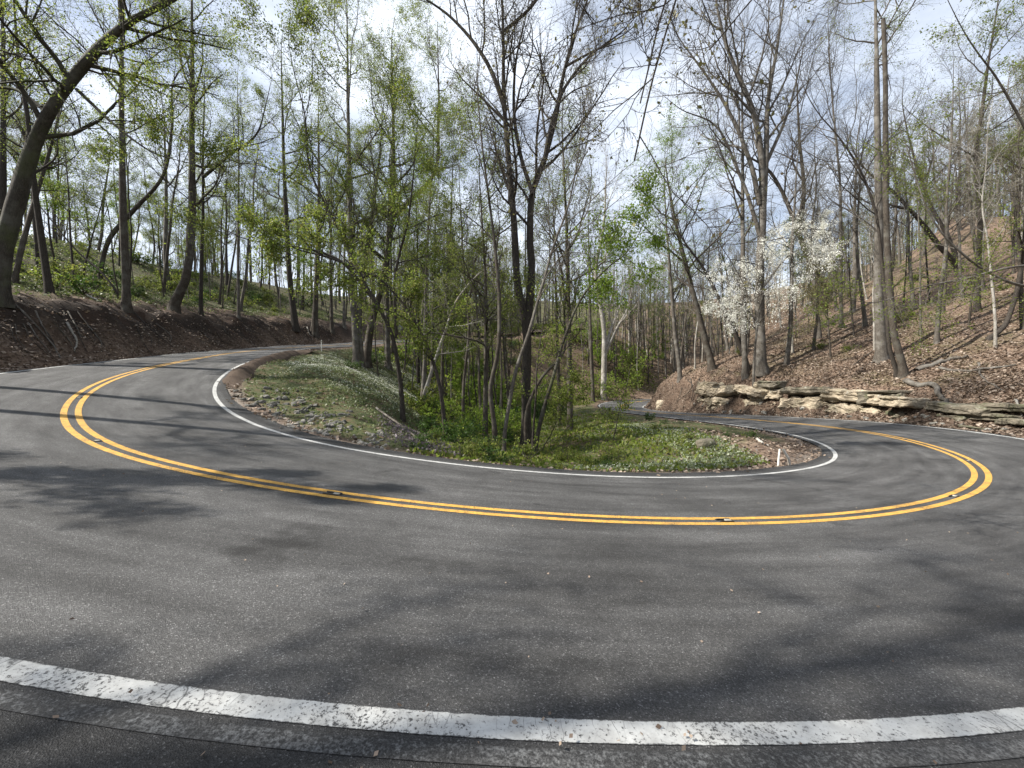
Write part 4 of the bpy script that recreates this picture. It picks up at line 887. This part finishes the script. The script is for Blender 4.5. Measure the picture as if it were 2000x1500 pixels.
# two white stakes leaning together
(qa, da) = pix_ground(1519, 913); ta = P(1523, 877, da + .05); (qb, db) = pix_ground(1543, 910)
o = link('stake', post_mesh('stake', [(0, 0, -.1), (ta - qa) * .5, ta - qa], [.028, .027, .025], WPL), None, qa); tag(o, 'upright white stake of the pair in the leaf litter at the inner edge', 'stake')
o = link('stake', post_mesh('stake', [(0, 0, -.08), (ta - qb) * .5 + (.02, -.10, .02), ta - qb + (.03, -.10, .0)], [.036, .036, .034], WPL), None, qb); tag(o, 'slanting white stake of the pair leaning on the upright one', 'stake')
# low castings of the reflective markers between the yellow lines
def road_marker(px, lo, hi, lab):
    i = road_at_px(px, 0, lo, hi); p = road_pt(i, 0.0); a = math.atan2(TG[i, 1], TG[i, 0])
    e = empty('road_marker', (p[0], p[1], p[2] + .004)); e.rotation_euler = (0, -math.atan2(RS[min(i + 4, len(RS) - 1), 2] - RS[i, 2], 1.0), a); tag(e, lab, 'road marker', 'reflective markers between the yellow lines')
    for sx in (-1, 1): link('rail', rock_mesh('rail', (.24, .022, .022), 3, IRON, 2, 6, .03), e, (0, sx * .042, .008))
    link('lens', rock_mesh('lens', (.085, .06, .018), 5, LENS, 2, 8, .02), e, (.05, 0, .008))
for px, lo, hi, lab in ((155, 0, S_APEX - 13, 'reflective marker in the double yellow line at its far left turn'), (190, S_APEX - 13, S_APEX, 'reflective marker in the double yellow line at the near left'), (645, S_APEX - 10, S_APEX + 2, 'reflective marker in the double yellow line left of centre'),
                        (1410, S_APEX - 3, S_APEX + 8, 'reflective marker in the double yellow line at its lowest point'), (1865, S_APEX, S_APEX + 11, 'reflective marker in the double yellow line before the right turn'), (1893, S_APEX + 11, S_APEX + 22, 'reflective marker in the double yellow line past the right turn'), (1763, S_APEX + 14, S_APEX + 26, 'dark reflective marker in the double yellow line on the right leg')):
    road_marker(px, lo, hi, lab)

# ---------------------------------------------------------------- fallen wood and bare roots
def fallen(name, pts, rad, bark, lab, cat, lift=.05, fork=None):
    w = []
    for px, py in pts:
        q, d = pix_ground(px, py, 8); w.append(q + (0, 0, lift))
    w = np.array(w); b_ = w[0].copy(); n = max(8, 4 * len(w)); p, q = resample(w - b_, np.linspace(rad, rad * .45, len(w)), n)
    r = np.random.default_rng(int(pts[0][0])); p += r.normal(size=p.shape) * rad * .25
    V, Q = tubes(p[None], q[None], 7); o = link(name, quad_mesh(name, V, Q, BARK[bark]), None, b_); tag(o, lab, cat); return o
fallen('fallen_log', [(1790, 725), (1820, 716), (1862, 704), (1890, 700)], .17, 'grey', 'grey fallen log lying right of the clump foot', 'log', .1)
fallen('fallen_log', [(1835, 722), (1890, 727), (1935, 722), (1985, 716)], .09, 'grey', 'long grey fallen limb across the leaf litter at the right', 'log', .08)
fallen('fallen_branch', [(1912, 712), (1919, 740), (1945, 757), (1962, 768)], .055, 'grey', 'thin crooked branch dropping below the long grey limb', 'branch', .06)
fallen('fallen_branch', [(1984, 785), (1990, 803), (1996, 818)], .05, 'pale', 'short pale stick standing in the leaves at the right edge', 'branch', .08)
fallen('exposed_root', [(1770, 748), (1790, 757), (1826, 760), (1834, 778), (1848, 793), (1868, 808)], .17, 'grey', 'grey root bending down over the rock ledge right of the clump', 'root', .16)
fallen('fallen_branch', [(1680, 722), (1700, 712), (1716, 702)], .07, 'grey', 'short grey branch on the leaves left of the clump foot', 'branch', .05)
fallen('fallen_branch', [(1640, 735), (1700, 690), (1740, 668)], .05, 'brown', 'thin brown branch lying up the slope behind the rock', 'branch', .04)
for j, (pp, lab) in enumerate((([(18, 588), (60, 628), (96, 668), (118, 700)], 'pale root running down the dark bank below the leaning tree'), ([(60, 600), (110, 612), (170, 655), (200, 690)], 'thin root slanting across the dark bank left of the straight trunk'),
        ([(130, 632), (150, 672), (146, 690)], 'broken pale root stub sticking from the dark bank'), ([(262, 612), (300, 650), (338, 680)], 'dark root hanging from the foot of the straight brown trunk'), ([(168, 577), (182, 584), (194, 590)], 'bright peeled branch piece on the bank crest'),
        ([(600, 640), (606, 655), (622, 664)], 'pale crooked branch on the bank behind the thin marker post'))):
    fallen('exposed_root' if 'root' in lab else 'fallen_branch', pp, (.05, .035, .06, .04, .07, .07)[j], ('grey', 'brown', 'pale', 'dark', 'white', 'pale')[j], lab, 'root' if 'root' in lab else 'branch', .05)
rb = np.random.default_rng(12)
for j in range(26):
    px = rb.uniform(10, 560); yb = np.interp(px, [0, 250, 450, 600], [715, 700, 681, 671]); yt = np.interp(px, [0, 250, 450, 600], [598, 610, 640, 655]); y0 = yt + (yb - yt) * rb.uniform(0, .35)
    fallen('exposed_root', [(px, y0), (px + rb.uniform(8, 30), y0 + (yb - yt) * .3), (px + rb.uniform(16, 55), min(yb - 4, y0 + (yb - yt) * rb.uniform(.45, .65)))], rb.uniform(.015, .04), ('dark', 'brown', 'grey')[j % 3], 'thin root hanging down the dark earth bank on the left', 'root', .05)['group'] = 'roots on the dark bank'
fallen('fallen_branch', [(735, 800), (790, 840), (838, 880)], .045, 'grey', 'long dead branch lying down the bare side of the mound', 'branch', .05)
fallen('fallen_branch', [(1478, 858), (1490, 868), (1502, 874)], .05, 'pale', 'bleached branch piece in the leaves above the white stakes', 'branch', .04)
st, _ = pix_ground(1378, 872); o = link('boulder', rock_mesh('boulder', (.6, .45, .35), 310, ROCKD, 6, 3, .16), None, st + (0, 0, .1)); tag(o, 'dark mossy stone sunk in the greenery inside the right of the bend', 'boulder')

# ---------------------------------------------------------------- shrubs
def shrub_mesh(H, n_stem, leaves, size, lk, seed, spread=55):
    r = np.random.default_rng(seed); b0 = np.zeros((1, 4, 3)); b0[0, :, 2] = [-.1, 0, .04, .08]
    b1, r1, L1 = grow(b0, np.full((1, 4), .02), n_stem, .3, 1, H * 1.1, spread, .09, .13, 6, r, 1, .006, 0.1)
    b2, r2, L2 = grow(b1, r1, 7, .2, 1, L1 * .5, 50, .03, .2, 4, r, .6, .004, .4)
    A = Acc(); st = Acc(); V, Q = tubes(b1, r1, 4); st.add(V, Q); V, Q = tubes(b2, r2, 3); st.add(V, Q)
    n = len(b2); ix = r.integers(0, n, leaves); f = r.random((leaves, 1)); j = r.integers(1, 3, leaves); c = b2[ix, j] * (1 - f) + b2[ix, j + 1] * f + r.normal(size=(leaves, 3)) * .04
    V, Q = leaf_quads(c, size, r, .15, .7); A.add(V, Q)
    return st.mesh('stem', BARK['brown']), A.mesh('leaves', LEAF[lk])
SHR = [shrub_mesh(1.5, 11, 620, .125, 'spring', 500), shrub_mesh(1.2, 10, 620, .115, 'deep', 501), shrub_mesh(1.9, 8, 560, .14, 'lime', 502, 35), shrub_mesh(.75, 12, 420, .085, 'spring', 503, 65), shrub_mesh(.55, 13, 400, .07, 'deep', 504, 70)]
SLOOK = ['broad', 'dark leaved', 'tall yellow-green', 'spreading', 'small dark']
def shrub(x, y, kinds, lab, grp, s):
    kk = int(sr.choice(kinds)); sm, lm = SHR[kk]; lab = SLOOK[kk] + ' ' + lab; e = empty('shrub', (x, y, float(height(x, y)))); tag(e, lab, 'shrub', grp); e.scale = (s, s, s * sr.uniform(.8, 1.2)); e.rotation_euler = (sr.normal() * .06, sr.normal() * .06, sr.uniform(0, 6.28))
    link('stem', sm, e); tag(link('leaves', lm, e), kind='stuff')
sr = np.random.default_rng(66)
def shrubs(n, reg, kinds, lab, grp, smin, smax, test=None):
    got = 0
    for _ in range(n * 30):
        if got >= n: break
        x = sr.uniform(reg[0], reg[1]); y = sr.uniform(reg[2], reg[3]); i, lat = nearest(np.array([[x, y]])); e = abs(lat[0]) - (OE[i[0]] if lat[0] > 0 else IE[i[0]])
        if e < .7 or e > 60 or (test and not test(x, y, e, lat[0])): continue
        shrub(x, y, kinds, lab, grp, sr.uniform(smin, smax)); got += 1
shrubs(62, (-6.5, 1.2, 12, 32), [0, 1, 2, 1], 'shrub filling the ravine behind the mound', 'ravine shrubs', .5, .95, lambda x, y, e, l: l < 0 and x > -1.2 - (y - 10) * .36 and (x < -.9 or y > 19))
shrubs(40, (-8, 14, 30, 62), [0, 2, 0, 1], 'shrub among the far trunks down the ravine', 'far ravine shrubs', 1.0, 1.9, lambda x, y, e, l: l < 0 and x < 3)
shrubs(34, (-2.6, 4.0, 9.0, 14.5), [3, 4, 3], 'weed on the inner verge beneath the forked black tree', 'verge weeds', .35, .8, lambda x, y, e, l: l < 0 and e < 4.5 and height(x, y) < -1.3)
shrubs(18, (3, 10.5, 11, 26), [3, 4], 'weed in the grassy hollow inside the right of the bend', 'hollow weeds', .3, .6, lambda x, y, e, l: l < 0 and e > 1.5)
shrubs(110, (-48, -24, 14, 62), [0, 1, 3, 3], 'bush on the wooded hillside above the dark bank', 'hillside bushes', .6, 1.3, lambda x, y, e, l: l > 0 and e > 4.6)
shrubs(46, (-12, 13, 44, 74), [0, 2, 0, 1], 'shrub in the thicket beyond the grassy verge', 'thicket shrubs', .8, 1.7, lambda x, y, e, l: l < 0 and e > 2 and (x < 6 or y > 60))
shrubs(24, (8, 26, 62, 84), [2, 0], 'bush behind the far bend', 'bushes behind the far bend', 1.2, 2.2, lambda x, y, e, l: l < 0)
shrubs(20, (26, 60, 18, 60), [3, 0], 'bush on the leafy right slope', 'right slope bushes', .4, .9, lambda x, y, e, l: l > 0 and e > 5)
for px, py, kd, s, lab in ((1268, 822, 1, .55, 'dark-leaved bush in the grass before the far bend'), (735, 712, 1, 1.0, 'dark green bush at the foot of the mound rim clump'), (690, 722, 1, .6, 'small dark bush on the near side of the mound rim clump'), (1618, 650, 2, .9, 'yellowish bush on the leafy slope above the rock')):
    q, d = pix_ground(px, py, 6); sm, lm = SHR[kd]; e = empty('shrub', q); tag(e, lab, 'shrub'); e.scale = (s, s, s); link('stem', sm, e); tag(link('leaves', lm, e), kind='stuff')

# ---------------------------------------------------------------- fallen leaves and ground cover
def scatter(name, n, reg, size, mat_, test, lift=.02, up=0.0, seed=0, dens=None, jit=.03):
    r = np.random.default_rng(seed); x = r.uniform(reg[0], reg[1], n); y = r.uniform(reg[2], reg[3], n); xy = np.c_[x, y]; i, lat = nearest(xy); e = np.abs(lat) - np.where(lat > 0, OE[i], IE[i])
    k = test(x, y, e, lat, i); k &= np.abs(x) < 1.4 * y + 1.5
    if dens is not None: k &= r.random(n) < dens(x, y, e)
    x, y, lat, i, e = x[k], y[k], lat[k], i[k], e[k]; z = np.where(e < .02, RS[i, 2] + RS[i, 3] * lat, height(x, y)); n = len(x)
    c = np.c_[x, y, z + lift + jit * r.random(n)]
    d = norm(np.c_[r.normal(size=(n, 2)), up + (.35 if up else .25) * r.normal(size=n)]); s_ = norm(np.cross(d, r.normal(size=(n, 3)) * np.array([.35, .35, 1]) if not up else r.normal(size=(n, 3))))
    l = (size * (.55 + .9 * r.random(n)))[:, None]; nr = np.cross(d, s_) * l * .15
    V = np.stack([c, c + d * l * .5 + s_ * l * .33 + nr, c + d * l, c + d * l * .5 - s_ * l * .33 - nr], 1).reshape(-1, 3)
    tag(link(name, quad_mesh(name, V, np.arange(4 * n).reshape(-1, 4), LEAF[mat_], smooth=False)), kind='stuff'); return n
sA = S_APEX
scatter('fallen_leaves', 560000, (8, 46, 7, 60), .135, 'litter', lambda x, y, e, l, i: (l > 0) & (e > -.12) & (SQ[i] > sA + 3), .03, seed=1, dens=lambda x, y, e: np.clip(30 / (x * x + y * y) ** .5, 0, 1) ** 1.1 * np.where(e < .05, .10, np.clip(1.3 - e / 16, .2, 1)) * np.clip(.75 + .5 * fbm(x * .4, y * .4, 3, 71), .2, 1))
scatter('leaf_litter', 170000, (-42, -12, 7, 52), .115, 'litter', lambda x, y, e, l, i: (l > 0) & (e > -.1) & (e < 6) & (SQ[i] < sA), .03, seed=2, dens=lambda x, y, e: np.where(e < .05, .04, np.clip(1.15 - e / 2.6, .12, 1)))
scatter('leaf_litter', 60000, (-16, 15, 6, 30), .10, 'litter', lambda x, y, e, l, i: (l < 0) & (e > -.35) & (e < 7), .02, seed=3, dens=lambda x, y, e: np.where(e < 0, .03, np.where((x > 6.6) & (y < 17), .95, np.clip(.75 - e / 1.3, .05, 1))))
scatter('leaf_specks', 2600, (-7, 7, 1.3, 8), .022, 'litter', lambda x, y, e, l, i: (e < -.05), .004, seed=4, jit=.002, dens=lambda x, y, e: np.where(y < 1.75, 1, .12))
scatter('ground_cover', 90000, (-19, -2, 9, 46), .085, 'cover', lambda x, y, e, l, i: (l < 0) & (e > .55), .01, .55, 5, dens=lambda x, y, e: np.clip(.15 + e / 3.2, 0, 1) * np.clip(.7 + .8 * fbm(x * .6, y * .6, 3, 72), .05, 1))
scatter('flowering_ground_cover', 90000, (-17, -5, 14, 44), .075, 'greycover', lambda x, y, e, l, i: (l < 0) & (e > 1.3), .04, .5, 6, dens=lambda x, y, e: np.clip((y - 14) / 5, 0, 1) * np.clip(.6 + 1.0 * fbm(x * .5, y * .5, 3, 73), 0, 1))
scatter('white_flowers', 26000, (-17, -5, 15, 44), .04, 'blossom', lambda x, y, e, l, i: (l < 0) & (e > 1.5), .13, .1, 7, dens=lambda x, y, e: np.clip((y - 15) / 5, 0, 1) * np.clip(.5 + 1.2 * fbm(x * .5, y * .5, 3, 73), 0, 1))
scatter('purple_ground_cover', 9000, (-5.2, -1.2, 9.5, 16), .07, 'violet', lambda x, y, e, l, i: (l < 0) & (e > .6), .06, .7, 8, dens=lambda x, y, e: np.clip(1.3 - np.abs(x + 3.1 - (12 - y) * .42) / .9, 0, 1))
scatter('grass', 110000, (-2.5, 13, 8.5, 54), .11, 'spring', lambda x, y, e, l, i: (l < 0) & (e > .35), .0, .9, 9, dens=lambda x, y, e: np.clip(13 / y, .15, 1) * np.clip((7.7 - x + .6 * fbm(x, y, 2, 5)) / 1.4 + (y > 17), 0, 1) * np.clip(.65 + .8 * fbm(x * .6, y * .6, 3, 74), .1, 1))
scatter('silvery_ground_cover', 50000, (1.5, 11.5, 8.5, 24), .07, 'greycover', lambda x, y, e, l, i: (l < 0) & (e > .4), .03, .6, 10, dens=lambda x, y, e: np.clip((7.6 - x + .5 * fbm(x, y, 2, 5)) / 1.2 + (y > 16.5), 0, 1) * (np.exp(-((e - .9) / .5) ** 2) + np.clip((x - 4.5) / 3, 0, .8)))
scatter('white_flowers', 5000, (1.5, 11, 8.5, 24), .026, 'blossom', lambda x, y, e, l, i: (l < 0) & (e > .45), .12, .1, 11, dens=lambda x, y, e: np.clip((7.6 - x) / 1.2 + (y > 16.5), 0, 1) * (np.exp(-((e - .9) / .5) ** 2) + np.clip((x - 4.5) / 4, 0, .5)))
scatter('hillside_ground_cover', 70000, (-48, -20, 12, 62), .15, 'cover', lambda x, y, e, l, i: (l > 0) & (e > 3.6), .02, .6, 12, dens=lambda x, y, e: np.clip((e - 3.4) / 2, 0, 1) * np.clip(.65 + .9 * fbm(x * .35, y * .35, 3, 75), .05, 1))
scatter('undergrowth', 110000, (-30, 34, 40, 100), .24, 'spring', lambda x, y, e, l, i: (e > 1.2) & ((l < 0) | (SQ[i] < 60)) & ~((x > 3) & (x < 16) & (y < 58)), .05, .8, 13, dens=lambda x, y, e: np.clip(.45 + .9 * fbm(x * .22, y * .22, 3, 76), .04, 1))
rg = np.random.default_rng(31)
for j in range(7):
    px = 1312 + j * 13 + rg.normal() * 4; y0 = np.interp(px, [1300, 1400], [738, 735]) + rg.uniform(0, 14)
    fallen('exposed_root', [(px, y0), (px + rg.normal() * 8 - 3, y0 + 22), (px + rg.normal() * 12 - 8, min(y0 + 48, 792))], .05, ('dark', 'brown')[j % 2], 'root dangling down the bare bank between the rock cut and the far bend', 'root', .06)['group'] = 'roots on the bank by the far bend'
